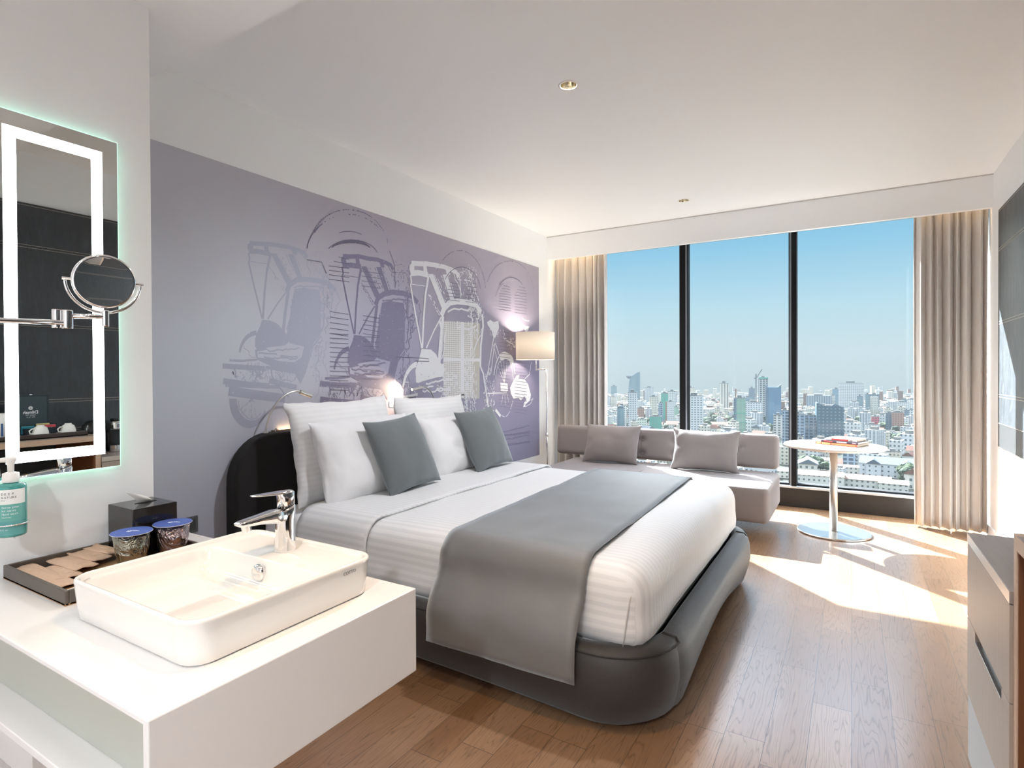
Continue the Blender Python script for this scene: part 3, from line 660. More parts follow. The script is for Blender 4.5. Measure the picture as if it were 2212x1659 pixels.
# reading lamps on the headboard -------------------------------------------------
def reading_lamp(y0, flip, label, lit):
    s = -1 if flip else 1
    t = empty('reading_lamp', (-2.955, y0, HZ)); tag(t, label, 'lamp', 'gooseneck reading lamps on the headboard')
    X = -2.955
    obj('base', lathe([(.014, 0), (.014, .008), (.008, .012)], 16, M=Matrix.Translation((X, y0, HZ))), STEEL, t)
    c = bez((X, y0, HZ+.01), (X, y0+s*.01, HZ+.13), (X+.01, y0+s*.10, HZ+.235), (X+.02, y0+s*.195, HZ+.240), 18) + bez((X+.02, y0+s*.195, HZ+.240), (X+.022, y0+s*.205, HZ+.240), (X+.024, y0+s*.212, HZ+.238), (X+.025, y0+s*.225, HZ+.236), 4)[1:]
    obj('gooseneck', tube(c, .0052, 8), STEEL, t, smooth=True)
    a = c[-1]; dirn = (Vector((0, s*.85, -.30)) if not flip else Vector((-.35, s*.8, -.18))).normalized(); b = a+dirn*.088
    h = obj('lamp_head', tube([a-dirn*.004, a, a+dirn*.001, b-dirn*.002, b], [.006, .0125, .0130, .0130, .0125], 14), STEEL, t, smooth=False, mods=[bev(.001)])
    obj('lens', tube([b, b+dirn*.0015], .009, 12), emit('lens_on' if lit else 'lens_dim', (1, .85, .6), 40 if lit else 4), h)
    return t, b, dirn
t1, b1, d1 = reading_lamp(2.12, False, 'chrome gooseneck reading lamp at the near end of the headboard', False)
t2, b2, d2 = reading_lamp(3.73, True, 'chrome gooseneck reading lamp at the far end of the headboard, switched on', True)
lamp('reading_light_far', 'SPOT', b2+d2*.006, 10, (1, .74, .45), aim=b2+d2, spot_size=1.7, spot_blend=.8, shadow_soft_size=.008)
# warm strip hidden behind the headboard ledge
obj('cove_strip', bx(XW+.014, XW+.024, HY0+.35, HY0+.60, HZ+.006, HZ+.009), emit('headboard_led', (1, .62, .30), 7), bed)
obj('cove_strip', bx(XW+.014, XW+.024, 3.00, 3.25, HZ+.006, HZ+.009), emit('headboard_led_b', (1, .62, .30), 7), bed)

# wall socket by the partition
sk = empty('wall_socket', (XW, 1.75, .55)); tag(sk, 'dark grey socket plate on the mural wall behind the tissue box', 'socket')
obj('plate', bx(XW+.004, XW+.013, 1.665, 1.752, .505, .592), Mat('socket_grey', (.10, .11, .11), .35).m, sk, mods=[bev(.002)])
obj('socket_insert', bx(XW+.013, XW+.0145, 1.68, 1.737, .52, .577), Mat('socket_grey2', (.06, .065, .065), .4).m, sk)

# ================================================================== SOFA
SX0, SX1, SY0, SY1, SZ0, SZ1 = -2.63, -.565, 4.90, 5.76, .125, .425
sofa = empty('sofa', ((SX0+SX1)/2, (SY0+SY1)/2, 0)); tag(sofa, 'low mauve grey two-seat sofa with floating backrest under the window', 'sofa')
def seatf(p, n):
    q = Vector(p); hx, hy = (SX1-SX0)/2, (SY1-SY0)/2
    if n.z > .3: q.z += .012*math.cos(p.x/hx*PI/2)*math.cos(p.y/hy*PI/2) + fbm(p, 3, 8)*.003
    if p.z < 0: q.x *= 1-.05*(-p.z/.15)*0; q.y += .02*(-p.z/.15) if p.y < 0 else 0
    return q
obj('seat', rbox(SX1-SX0, SY1-SY0, SZ1-SZ0, .045, (24, 12, 4), seatf), SOFAFAB, sofa, smooth=True, loc=((SX0+SX1)/2, (SY0+SY1)/2, (SZ0+SZ1)/2))
obj('seat_seam', tube([(-1.68, SY0+.06, SZ1+.009), (-1.68, SY1-.1, SZ1+.010)], .0025, 6), Mat('sofa_seam', (.16, .14, .135), .9).m, sofa)
BT = [(-1.86, .04), (-1.86, -.10), (-1.535, .045), (-1.535, -.09), (-.905, .035), (-2.2, .04), (-1.2, -.09)]
BCX, BCY, BCZ = (-2.85-.575)/2, 5.80, .605
def backf(p, n):
    q = Vector(p)
    if n.y < -.3:
        for x, z in BT:
            dx, dz = p.x+BCX-x, p.z-z; d = math.hypot(dx, dz); q.y += .024*math.exp(-(d/.035)**2) + .006*math.exp(-(dx/.02)**2)*(1 if abs(dz) < .16 else 0)*.6
        q.y += fbm(p, 3, 4)*.004
    return q
bk = obj('backrest', rbox(2.27, .15, .32, .045, (90, 3, 16), backf), SOFAFAB, sofa, smooth=True)
bk.matrix_parent_inverse = Matrix.Translation(-sofa.location); bk.location = (BCX, BCY, BCZ); bk.rotation_euler = (-.10, 0, 0)
for x, z in BT:
    obj('button', lathe([(.010, 0), (.009, .003), (.003, .0045)], 12, M=Matrix.Translation((x-BCX, -.075+.020, z)) @ Matrix.Rotation(PI/2, 4, 'X')), SOFAFAB, bk)
for x in (-1.868, -.925): obj('back_seam', tube([(x-BCX, -.070, -.13), (x-BCX, -.072, .13)], .002, 6), Mat('sofa_seam2', (.16, .14, .135), .9).m, bk)
for x in (-2.2, -1.0): obj('back_bracket', bx(x-.03, x+.03, SY1-.02, SY1+.02, .30, .50), STEEL, sofa)
for q in ((SX0+.35, SY0+.25), (SX1-.45, SY0+.25), (SX1-.45, SY1-.15), (SX0+.35, SY1-.15)): obj('leg', lathe([(.02, 0), (.02, .13)], 12, M=Matrix.Translation((*q, 0))), STEEL, sofa)
CSG = 'mauve grey lumbar cushions on the sofa'
stand('lumbar_cushion', .575, .40, .15, (-2.105, 5.43, .438), -.38, .035, SOFAFAB, 'mauve grey cushion on the curtain side of the sofa, in shade', 'cushion', CSG, 31, pinch=.06, wr=.012, ears=.03)
stand('lumbar_cushion', .60, .39, .15, (-1.175, 5.42, .438), -.38, .045, SOFAFAB, 'mauve grey cushion on the table side of the sofa, its top edge in bright sun', 'cushion', CSG, 32, pinch=.06, wr=.014, ears=.03)

# ================================================================== FLOOR LAMP
fl = empty('floor_lamp', (-2.667, 5.15, 0)); tag(fl, 'chrome floor lamp with white drum shade standing between sofa and mural wall', 'lamp')
LX, LY = -2.667, 5.15
obj('base', lathe([(.13, 0), (.13, .012), (.124, .016)], 40, M=Matrix.Translation((LX, LY, 0))), CHROME, fl, mods=[bev(.002)])
obj('pole', tube([(LX, LY, .01), (LX, LY, 1.385)], .0085, 14), CHROME, fl, smooth=True)
obj('collar', tube([(LX, LY, .70), (LX, LY, .74)], .014, 14), CHROME, fl, smooth=True)
obj('swing_arm', tube([(LX, LY, 1.385), (LX, LY, 1.39), (LX-.12, LY-.01, 1.385)], .0085, 12), CHROME, fl, smooth=True)
SHX = LX-.125
obj('shade_stem', tube([(LX-.12, LY-.01, 1.37), (LX-.12, LY-.01, 1.60)], .007, 12), CHROME, fl, smooth=True)
def shade_mat():
    M = Mat('linen_shade', (.80, .76, .70), .8); v = M.coord((500, 500, 700)); n = M.noise(v, 1, 2); M.base(M.mix(n, (.84, .81, .77), (.90, .88, .85)))
    tl = M.n('ShaderNodeBsdfTranslucent'); tl.inputs[0].default_value = (.88, .84, .78, 1); ms = M.n('ShaderNodeMixShader'); ms.inputs[0].default_value = .5
    M.link(M.b.outputs[0], ms.inputs[1]); M.link(tl.outputs[0], ms.inputs[2]); M.link(ms.outputs[0], M.out.inputs[0]); return M.m
bm = newbm(); rs = [ring(bm, [Vector((SHX+r*math.cos(2*PI*i/64), LY-.01+r*math.sin(2*PI*i/64), z)) for i in range(64)]) for r, z in ((.200, 1.488), (.200, 1.765), (.198, 1.765), (.198, 1.488))]
for a, b in zip(rs, rs[1:]): bridge(bm, a, b)
bridge(bm, rs[-1], rs[0])
shd = obj('lamp_shade', bm, shade_mat(), fl, smooth=True)
obj('shade_ring', tube([(SHX+.198*math.cos(2*PI*i/48), LY-.01+.198*math.sin(2*PI*i/48), 1.489) for i in range(48)], .002, 6, closed=True), Mat('shade_trim', (.6, .56, .5), .7).m, shd)
obj('bulb', rbox(.05, .05, .07, .025, 4, M=Matrix.Translation((LX-.12, LY-.01, 1.625))), emit('bulb_warm', (1, .78, .5), 12), fl, smooth=True)
lamp('floor_lamp_light', 'POINT', (LX-.12, LY-.01, 1.64), 26, (1, .84, .66), shadow_soft_size=.04)

# ================================================================== ROUND TABLE + BOOKS
tb = empty('side_table', (-.13, 5.47, 0)); tag(tb, 'round white-topped pedestal table with steel post and disc base by the window', 'table')
TX, TY = -.13, 5.47
obj('tabletop', lathe([(.345, .711), (.372, .716), (.380, .726), (.380, .732), (.377, .736)], 72, M=Matrix.Translation((TX, TY, 0))), Mat('pale_laminate', (.62, .56, .51), .32).m, tb)
obj('post', lathe([(.030, .012), (.030, .712)], 32, M=Matrix.Translation((TX, TY, 0))), STEEL, tb, smooth=True)
obj('base_disc', lathe([(.272, 0), (.276, .004), (.276, .012), (.270, .016)], 72, M=Matrix.Translation((TX, TY, 0))), Mat('polished_steel', (.58, .58, .57), .25, 1).m, tb)
def book(loc, rz, w, d, h, cover, blocks, label):
    t = empty('paperback_book', loc, rz, local=True); tag(t, label, 'book', 'paperbacks stacked on the round table')
    pages = Mat('page_block', (.66, .60, .50), .9).m; cm = Mat('book_cover', cover, .4).m
    obj('cover', box(box(bx(-w/2, w/2, -d/2, d/2, 0, .0012), -w/2, w/2, -d/2, d/2, h-.0012, h), -w/2, w/2, -d/2-.001, -d/2, 0, h), cm, t)
    obj('pages', bx(-w/2+.002, w/2-.002, -d/2, d/2-.002, .0012, h-.0012), pages, t)
    for x0, x1, c in blocks: obj('spine_print', bx(x0, x1, -d/2-.0014, -d/2-.001, h*.15, h*.85), Mat('spine_colour', c, .4).m, t)
    return t
ang = -.40
B1 = book((-.07, 5.53, .736), ang, .33, .225, .020, (.30, .06, .025), [(-.155, -.12, (.75, .30, .12)), (-.11, -.045, (.62, .30, .10)), (-.03, .15, (.50, .16, .05))], 'rust orange paperback at the bottom of the stack on the round table')
B2 = book((-.05, 5.53, .7565), ang+.02, .29, .215, .016, (.035, .02, .05), [(-.12, -.05, (.30, .05, .05)), (-.02, .06, (.45, .40, .45)), (.10, .13, (.35, .30, .35))], 'dark purple paperback in the middle of the stack on the round table')
B3 = book((-.04, 5.54, .773), ang+.04, .235, .20, .020, (.80, .78, .74), [(-.075, .055, (.55, .03, .03)), (.065, .085, (.3, .3, .3))], 'white paperback with red spine panel on top of the stack')

# ================================================================== CURTAINS
def curtain(x0, x1, y, z0, z1, nf, seed, amp, label, lean=0):
    rnd = random.Random(seed); bm = newbm(); n = nf*14; ph = []; w = [rnd.uniform(.6, 1.5) for _ in range(nf)]; tot = sum(w); cum = [0]
    for q in w: cum.append(cum[-1]+q/tot)
    am = [rnd.uniform(.55, 1.2) for _ in range(nf+1)]; sh_ = [rnd.uniform(-.012, .012) for _ in range(nf)]
    rows = []
    zs = [z0+(z1-z0)*k/30 for k in range(31)]
    for z in zs:
        t = (z-z0)/(z1-z0); row = []; pinch_ = max(0, (t-.86)/.14)
        for i in range(n+1):
            s = i/n; k = max(j for j in range(nf) if cum[j] <= s+1e-9) if s < 1 else nf-1
            l = (s-cum[k])/(cum[k+1]-cum[k]); a = amp*(am[k]*(1-l)+am[k+1]*l)*(1-.35*pinch_)
            yy = y + a*math.sin(2*PI*l + .12*math.sin(2*t+k)) + .006*math.sin(3*t+k*1.7)*(1-pinch_)
            yy += a*.22*math.sin(4*PI*l+k)*(1-t*.6) + pinch_*.010*math.sin(s*nf*2*PI*3)
            xx = x0+(x1-x0)*s + .30*a*math.sin(4*PI*l)*.6 + sh_[k]*math.sin(2.2*t+k)
            xx += lean*(1-t)**2*s
            row.append(bm.verts.new((xx, yy, z)))
        rows.append(row)
    for a, b in zip(rows, rows[1:]): bridge(bm, a, b, close=False)
    t = empty('curtain', ((x0+x1)/2, y, z0)); tag(t, label, 'curtain', 'full-height taupe curtains at the window')
    obj('drape', bm, CURT, t, smooth=True, mods=[('SOLIDIFY', dict(thickness=.003, offset=0))])
    obj('heading_tape', bx(x0, x1, y-.006, y+.006, z1-.005, z1+.03), CURT, t)
    obj('curtain_track', bx(x0-.01, x1+.01, y-.012, y+.012, z1+.03, 3.0), Mat('white_track', (.8, .8, .8), .4).m, t)
    return t
curtain(XW+.015, -2.385, 6.09, .012, 2.93, 8, 5, .060, 'taupe pleated curtain gathered at the mural end of the window')
curtain(.470, XE-.002, 6.02, .018, 2.93, 8, 9, .055, 'taupe pleated curtain gathered at the leather panel end of the window')
for x0, x1 in ((XW+.02, -2.40), (.46, XE-.02)):
    st = struct(obj('cove_light', bx(x0, x1, 5.955, 5.975, 2.985, 2.998), emit('cove_led', (1, .70, .40), 30)))

# ================================================================== DOWNLIGHTS
def downlight(x, y, z, label, group='recessed ceiling downlights', watts=60, col=(.98, .97, 1), size=2.75, r=.045):
    t = empty('downlight', (x, y, z)); tag(t, label, 'ceiling light', group)
    bm = newbm(); rs = [ring(bm, [Vector((x+q*math.cos(2*PI*i/40), y+q*math.sin(2*PI*i/40), h)) for i in range(40)]) for q, h in ((r+.012, z), (r+.011, z-.003), (r, z-.003), (r-.001, z-.0005))]
    for a, b in zip(rs, rs[1:]): bridge(bm, a, b)
    obj('trim_ring', bm, Mat('white_trim', (.8, .78, .74), .4).m, t, smooth=True)
    bm = newbm(); rs = [ring(bm, [Vector((x+q*math.cos(2*PI*i/40), y+q*math.sin(2*PI*i/40), h)) for i in range(40)]) for q, h in ((r, z-.002), (r*.9, z+.018), (r*.62, z+.05), (r*.5, z+.06))]
    for a, b in zip(rs, rs[1:]): bridge(bm, a, b)
    obj('reflector', bm, Mat('facet_reflector', (.7, .62, .45), .15, 1).m, t)
    obj('lamp_lens', lathe([(r*.55, z+.055), (r*.55, z+.060)], 24, M=Matrix.Translation((x, y, 0))), emit('lens_glow', col, 6), t)
    if watts: lamp('downlight_beam', 'SPOT', (x, y, z-.006), watts, col, spot_size=size, spot_blend=.9, shadow_soft_size=.05, aim=(x, y, 0))
    return t
def drill(o, pts, r, z):
    c = newbm()
    for x, y in pts: lathe([(r, z-.05), (r, z+.09)], 40, bm=c, M=Matrix.Translation((x, y, 0)))
    k = obj('cutter', c); md = o.modifiers.new('holes', 'BOOLEAN'); md.operation = 'DIFFERENCE'; md.object = k; md.solver = 'EXACT'
    bpy.context.view_layer.update(); dg = bpy.context.evaluated_depsgraph_get(); me = bpy.data.meshes.new_from_object(o.evaluated_get(dg)); o.modifiers.clear(); o.data = me; bpy.data.objects.remove(k)
drill(bpy.data.objects['ceiling'], [(-1.333, 2.847), (-1.322, 5.296)], .045, ZC)
downlight(-1.333, 2.847, ZC, 'small recessed downlight in the white ceiling above the bed', watts=80)
downlight(-1.322, 5.296, ZC, 'small recessed downlight in the ceiling nearer the window', watts=60, size=2.1)
drill(bpy.data.objects['ceiling_entry'], [(-.75, 1.12), (-1.22, .80), (-1.30, -.3), (.15, .2), (.0, -1.5)], .045, ZS)
for x, y, w_, c_ in ((-.75, 1.12, 50, (1, .66, .34)), (-1.22, .35, 7.5, (1, .88, .76)), (-1.30, -.3, 6, (1, .92, .84)), (.15, .2, 24, (.98, .95, .94)), (.0, -1.5, 260, (.92, .96, 1))):  # last two downlights are added, unseen fill to brighten the room
    downlight(x, y, ZS, {1.12: 'recessed warm downlight in the lowered ceiling between basin and bed', .35: 'recessed downlight in the lowered entry ceiling above the basin counter', -.3: 'recessed downlight in the lowered ceiling left of the viewer', .2: 'added downlight in the lowered ceiling straight above the viewer, brightening the room', -1.5: 'added fill downlight in the lowered ceiling furthest behind the viewer'}[y], 'entry ceiling downlights', watts=w_, col=c_, size=1.5 if y == 1.12 else 2.75)

# ================================================================== VANITY
VX, VY0, VY1, VZ = -.990, .488, 1.156, .782
van = empty('vanity_counter', (-1.5, .8, VZ)); tag(van, 'wall-hung white solid-surface vanity counter below the lit mirror', 'vanity')
# one piece: the top turns down over the front as a waterfall edge
q_ = [(XP, VZ), (VX, VZ), (VX, .563), (VX-.018, .563), (VX-.018, VZ-.012), (XP, VZ-.012)]
bm = prism(q_, VY1-VY0, Matrix(((1, 0, 0, 0), (0, 0, 1, VY0), (0, 1, 0, 0), (0, 0, 0, 1))))
obj('countertop', bm, SOLID, van, mods=[bev(.0025)])
obj('counter_return', bx(XP-.35, XP-.0005, YP+.001, VY1, VZ-.012, VZ), SOLID, van)
obj('bottom_shelf', bx(XP, VX-.0185, VY0+.003, VY1, .563, .581), SOLID, van, mods=[bev(.002)])
obj('end_panel', bx(XP, VX-.0185, VY0+.07, VY0+.085, .582, VZ-.013), Mat('painted_shade_panel', (.42, .43, .38), .4).m, van)  # greenish shade of the recess is put into the panel colour
obj('far_panel', bx(XP-.35, VX-.0185, VY1-.018, VY1, .582, VZ-.013), SOLID, van)
obj('wall_bracket', bx(XP-.35, XP-.33, YP+.002, VY1-.02, .563, VZ-.013), SOLID, van)
obj('support_box', bx(XP, XP+.25, VY0+.12, VY1-.05, .30, .562), SOLID, van)

# basin: rectangular vessel with a tap deck on the far side
SBX0, SBX1, SBY0, SBY1, SBH = -1.585, -1.068, .600, 1.096, .095
bas = empty('wash_basin', ((SBX0+SBX1)/2, (SBY0+SBY1)/2, VZ)); tag(bas, 'white rectangular ceramic vessel basin standing on the vanity counter', 'basin')
def basin():
    bm = newbm(); z0, zt = VZ+.0005, VZ+SBH
    def R(e, z, r=.055, y1=None, e1=None):   # inset e, rounded rectangle ring
        return ring(bm, [Vector((x, y, z)) for x, y in rrect(SBX0+e, SBX1-e, SBY0+e, (SBY1-e if y1 is None else y1), r, 8)])
    L_ = [R(.014, z0, .045), R(.009, z0+.005, .05), R(.006, z0+.03, .052), R(.001, zt-.010, .055), R(.0, zt-.005, .055), R(.0025, zt-.001, .053), R(.006, zt, .05), R(.011, zt-.001, .045), R(.014, zt-.005, .042), R(.016, zt-.011, .040)]
    for a, b in zip(L_, L_[1:]): bridge(bm, a, b)
    bm.faces.new(L_[0][::-1])
    # inner: deck level then bowl
    zd = zt-.013; dk = R(.018, zd, .038); bridge(bm, L_[-1], dk)
    yb = SBY1-.150      # edge between bowl and deck
    bowl = [ring(bm, [Vector((x, y, z)) for x, y in rrect(SBX0+e, SBX1-e, SBY0+e, yb-f, r, 8)]) for e, f, z, r in ((.019, .0, zd, .030), (.022, .003, zd-.004, .030), (.026, .006, zd-.02, .032), (.034, .012, VZ+.030, .036), (.05, .022, VZ+.018, .03), (.09, .05, VZ+.014, .02))]
    # stitch deck plane between outer ring dk and bowl ring 0 with a ngon pair
    n = len(dk)
    for a, b in zip(bowl, bowl[1:]): bridge(bm, a, b)
    bm.faces.new(bowl[-1])
    for i in range(n):
        j = (i+1) % n; bm.faces.new((dk[i], dk[j], bowl[0][j], bowl[0][i]))
    return bm
bo = obj('bowl', basin(), CERAMIC, bas, smooth=True)
for p in bo.data.polygons:
    if len(p.vertices) > 4: p.use_smooth = False
zd = VZ+SBH-.013; ybk = SBY1-.150
ov = obj('overflow_cap', lathe([(.020, 0), (.022, .004), (.022, .012), (.018, .017), (.004, .019)], 32, M=Matrix.Translation((-1.335, ybk-.004, zd-.034)) @ Matrix.Rotation(PI/2, 4, 'X')), CHROME, bas, smooth=True)
text('lettering', 'COTTO', .0115, frame((SBX1-.0005, .978, VZ+.072), (0, 1, 0), (0, 0, 1)), GREYINK, bas, ext=.0004)

# tap ------------------------------------------------------------------
FX, FY = -1.345, 1.022
tp = empty('basin_tap', (FX, FY, zd)); tag(tp, 'chrome single-lever mixer tap on the basin deck', 'tap')
def loft(rings, seg=20, cap=True):
    """rings: (centre, half-width x, half-height v, direction axis u, v)"""
    bm = newbm(); rs = []
    for c, a, b, u, v, sq in rings:
        row = []
        for i in range(seg):
            t = 2*PI*i/seg; cx, sy_ = math.cos(t), math.sin(t); e = 2/sq
            row.append(bm.verts.new(Vector(c) + Vector(u)*a*math.copysign(abs(cx)**e, cx) + Vector(v)*b*math.copysign(abs(sy_)**e, sy_)))
        rs.append(row)
    for a, b in zip(rs, rs[1:]): bridge(bm, a, b)
    if cap: bm.faces.new(rs[0][::-1]); bm.faces.new(rs[-1])
    return bm
X_, Y_, Z_ = (1, 0, 0), (0, 1, 0), (0, 0, 1)
obj('body', loft([((FX, FY, zd), .0275, .0285, X_, Y_, 2.2), ((FX, FY, zd+.004), .0275, .0285, X_, Y_, 2.2), ((FX, FY+.001, zd+.04), .0240, .0250, X_, Y_, 2.4), ((FX, FY+.001, zd+.085), .0235, .0245, X_, Y_, 2.6), ((FX, FY+.003, zd+.112), .0230, .0255, X_, (0, .96, .28), 2.8), ((FX, FY+.004, zd+.120), .020, .023, X_, (0, .96, .28), 2.8)]), CHROME, tp, smooth=True)
sp = []
for t, hw, hh, dz in ((0, .0225, .024, -.004), (.25, .0220, .0185, -.001), (.55, .0195, .0125, .0), (.8, .018, .0095, 0), (.94, .015, .007, .001), (1, .010, .003, .002)):
    y = FY-.005-.140*t; z = zd+.1005+.006*t-.006*t*t+dz; sp.append(((FX, y, z), hw, hh, X_, (0, -.06, .998), 3.0))
obj('spout', loft(sp), CHROME, tp, smooth=True)
obj('aerator', lathe([(.0115, -.014), (.0115, .004)], 20, M=Matrix.Translation((FX, FY-.118, zd+.0935)) @ Matrix.Rotation(.25, 4, 'X')), CHROME, tp)
obj('collar_gap', loft([((FX, FY+.004, zd+.119), .0195, .022, X_, (0, .96, .28), 2.8), ((FX, FY+.004, zd+.1235), .0195, .022, X_, (0, .96, .28), 2.8)]), Mat('gap_dark', (.05, .05, .05), .4, 1).m, tp)
obj('handle_hub', loft([((FX, FY+.004, zd+.123), .0200, .0225, X_, (0, .96, .28), 2.8), ((FX, FY+.004, zd+.143), .0195, .0225, X_, (0, .98, .16), 2.8), ((FX, FY+.002, zd+.158), .0185, .024, X_, (0, 1, .05), 2.8), ((FX, FY+.000, zd+.163), .016, .022, X_, Y_, 2.8)]), CHROME, tp, smooth=True)
obj('lever', loft([((FX, FY+.020, zd+.158), .014, .0045, X_, Z_, 2.6), ((FX, FY-.005, zd+.1605), .017, .0050, X_, Z_, 2.6), ((FX, FY-.045, zd+.163), .0165, .0042, X_, Z_, 2.6), ((FX, FY-.080, zd+.1655), .014, .003, X_, Z_, 2.6), ((FX, FY-.100, zd+.167), .008, .0015, X_, Z_, 2.4)]), CHROME, tp, smooth=True)

# ================================================================== AMENITIES
TRX0, TRX1, TRY0, TRY1 = XP+.010, -1.655, .628, 1.030
tr_ = empty('amenity_tray', ((TRX0+TRX1)/2, (TRY0+TRY1)/2, VZ)); tag(tr_, 'dark bronze leatherette tray of amenities on the vanity counter', 'tray')
TRM = Mat('bronze_leatherette', (.085, .068, .055), .45).m; TRI = Mat('tray_inside', (.30, .17, .075), .45).m
def traywall(n_, *b): return obj(n_, bx(*b), TRM, tr_, mods=[bev(.002)])
obj('tray_base', bx(TRX0, TRX1, TRY0, TRY1, VZ+.0005, VZ+.006), TRI, tr_)
for b in ((TRX0, TRX1, TRY0, TRY0+.009), (TRX0, TRX1, TRY1-.009, TRY1), (TRX0, TRX0+.009, TRY0+.009, TRY1-.009), (TRX1-.009, TRX1, TRY0+.009, TRY1-.009)): traywall('tray_side', *b, VZ+.0005, VZ+.038)
KRAFT = Mat('kraft_paper', (.52, .36, .26), .75, spec=.2)
KRAFT.base(KRAFT.mix(KRAFT.noise(KRAFT.coord((90, 90, 90)), 1, 4), (.47, .32, .23), (.60, .43, .32))); KRAFT = KRAFT.m
def sachet(loc, rz, w, d, tilt, seed, label, roll=0):
    """flat paper sachet: soft pillow-like packet with a crimped end"""
    bm = newbm(); n = 14; g_ = {}
    for s in (1, -1):
        for i in range(n+1):
            for j in range(n+1):
                u = -1+2*i/n; v = -1+2*j/n; e = max(0, (1-u**4)*(1-v**4))
                g_[s, i, j] = bm.verts.new((u*w/2, v*d/2, .0012*s+s*.0028*e + .0022*fbm((u*1.5, v*1.5, seed), 1, seed) + .012*max(0, abs(v)-.75)*math.sin(u*2.2+seed)))
    for s in (1, -1):
        for i in range(n):
            for j in range(n): bm.faces.new([g_[s, a, b] for a, b in ((i, j), (i+1, j), (i+1, j+1), (i, j+1))])
    for k in range(n):
        for a, b in (((k, 0), (k+1, 0)), ((k, n), (k+1, n)), ((0, k), (0, k+1)), ((n, k), (n, k+1))): bm.faces.new((g_[1, *a], g_[1, *b], g_[-1, *b], g_[-1, *a]))
    o = obj('kraft_sachet', bm, KRAFT, None, smooth=True); o.matrix_world = Matrix.Translation(loc) @ Matrix.Rotation(rz, 4, 'Z') @ Matrix.Rotation(tilt, 4, 'X') @ Matrix.Rotation(roll, 4, 'Y')
    tag(o, label, 'sachet', 'kraft paper sachets in the bronze tray')
    p = Print(0, 0, 1, 0); rnd = random.Random(seed)
    bm2 = newbm(); xs = [(-w*.18+w*.36*k/24) for k in range(25)]
    vs = [bm2.verts.new((x, -d*.30+.0035*math.sin(k*1.9)+.002*rnd.random(), .0062)) for k, x in enumerate(xs)]; vs2 = [bm2.verts.new((v.co.x, v.co.y+.0012, .0062)) for v in vs]
    bridge(bm2, vs, vs2, close=False); obj('script_mark', bm2, INK, o); p.bm.free()
    return o
card = obj('white_card', bx(-.045, .045, -.04, .04, 0, .0012), Mat('card_white', (.8, .78, .72), .6).m, loc=(-1.72, .70, VZ+.0065), rot=(0, 0, .2)); tag(card, 'plain cream card lying under the sachets in the tray corner', 'card')
sachet((-1.893, .676, VZ+.020), 1.62, .056, .245, .05, 1, 'longest kraft paper sachet, lying nearest the front corner of the tray', roll=.10)
sachet((-1.905, .718, VZ+.0145), 1.50, .056, .140, .02, 2, 'kraft paper sachet lying second from the front of the tray', roll=-.04)
sachet((-1.945, .757, VZ+.023), 1.68, .060, .150, .04, 3, 'kraft paper sachet in the middle of the fanned row in the tray', roll=-.06)
sachet((-1.960, .806, VZ+.0285), 1.72, .050, .128, .05, 4, 'kraft paper sachet lying second from the back near the glass cup', roll=-.06)
sachet((-1.972, .846, VZ+.034), 1.78, .042, .110, .05, 5, 'kraft paper sachet lying furthest back beside the tissue box', roll=-.05)

def cup_mat(name, tint):
    M = Mat(name, tint, .07, .9, **{'Coat Weight': .5}); v = M.coord((14, 14, 9)); n = M.noise(v, 1, 3, .55, 2.0); M.bump(n, 1.0, .03)
    M.base(M.mix(n, tuple(x*.25 for x in tint), tint)); return M.m
BLUE = Mat('blue_paper', (.055, .10, .38), .55); BLUE.base(BLUE.mix(BLUE.noise(BLUE.coord((25, 25, 25)), 1, 2), (.05, .09, .36), (.09, .15, .44))); BLUE = BLUE.m
def cup(x, y, tint, label):
    t = empty('wrapped_tumbler', (x, y, VZ+.0062)); tag(t, label, 'cup', 'wrapped tumblers with blue paper lids')
    z0 = VZ+.0065
    obj('wrapped_glass', lathe([(.030, z0), (.034, z0+.004), (.043, z0+.050), (.048, z0+.098)], 48, M=Matrix.Translation((x, y, 0))), cup_mat('wrap_film', tint), t, smooth=True)
    ld = obj('paper_lid', lathe([(.0535, z0+.0985), (.0535, z0+.1005)], 56, M=Matrix.Translation((x, y, 0))), BLUE, t)
    obj('lid_rim', tube([(x+.0535*math.cos(2*PI*i/48), y+.0535*math.sin(2*PI*i/48), z0+.0988) for i in range(48)], .0007, 6, closed=True), Mat('rim_white', (.75, .75, .8), .5).m, t)
    q = newbm(); zz = z0+.1009      # small white line motif printed on the lid
    for pts in ([(-.012, -.004), (-.006, 0), (-.012, .004)], [(-.009, -.006), (-.001, .002), (.003, .006)], [(-.004, -.006), (-.002, .003), (-.008, .006)], [(.004, .002), (.010, .003), (.020, .001)], [(.004, .002), (.008, .0045), (.012, .004)]):
        tube([(x+a_*.9-b_*.6, y+a_*.6+b_*.9, zz) for a_, b_ in pts], .0008, 5, bm=q)
    obj('lid_motif', q, WHINK, ld); return t
cup(-1.822, .858, (.48, .45, .36), 'clear-wrapped tumbler with blue paper lid, nearer the sachets')
cup(-1.820, .975, (.58, .44, .46), 'pinkish-wrapped tumbler with blue paper lid, behind the other tumbler')

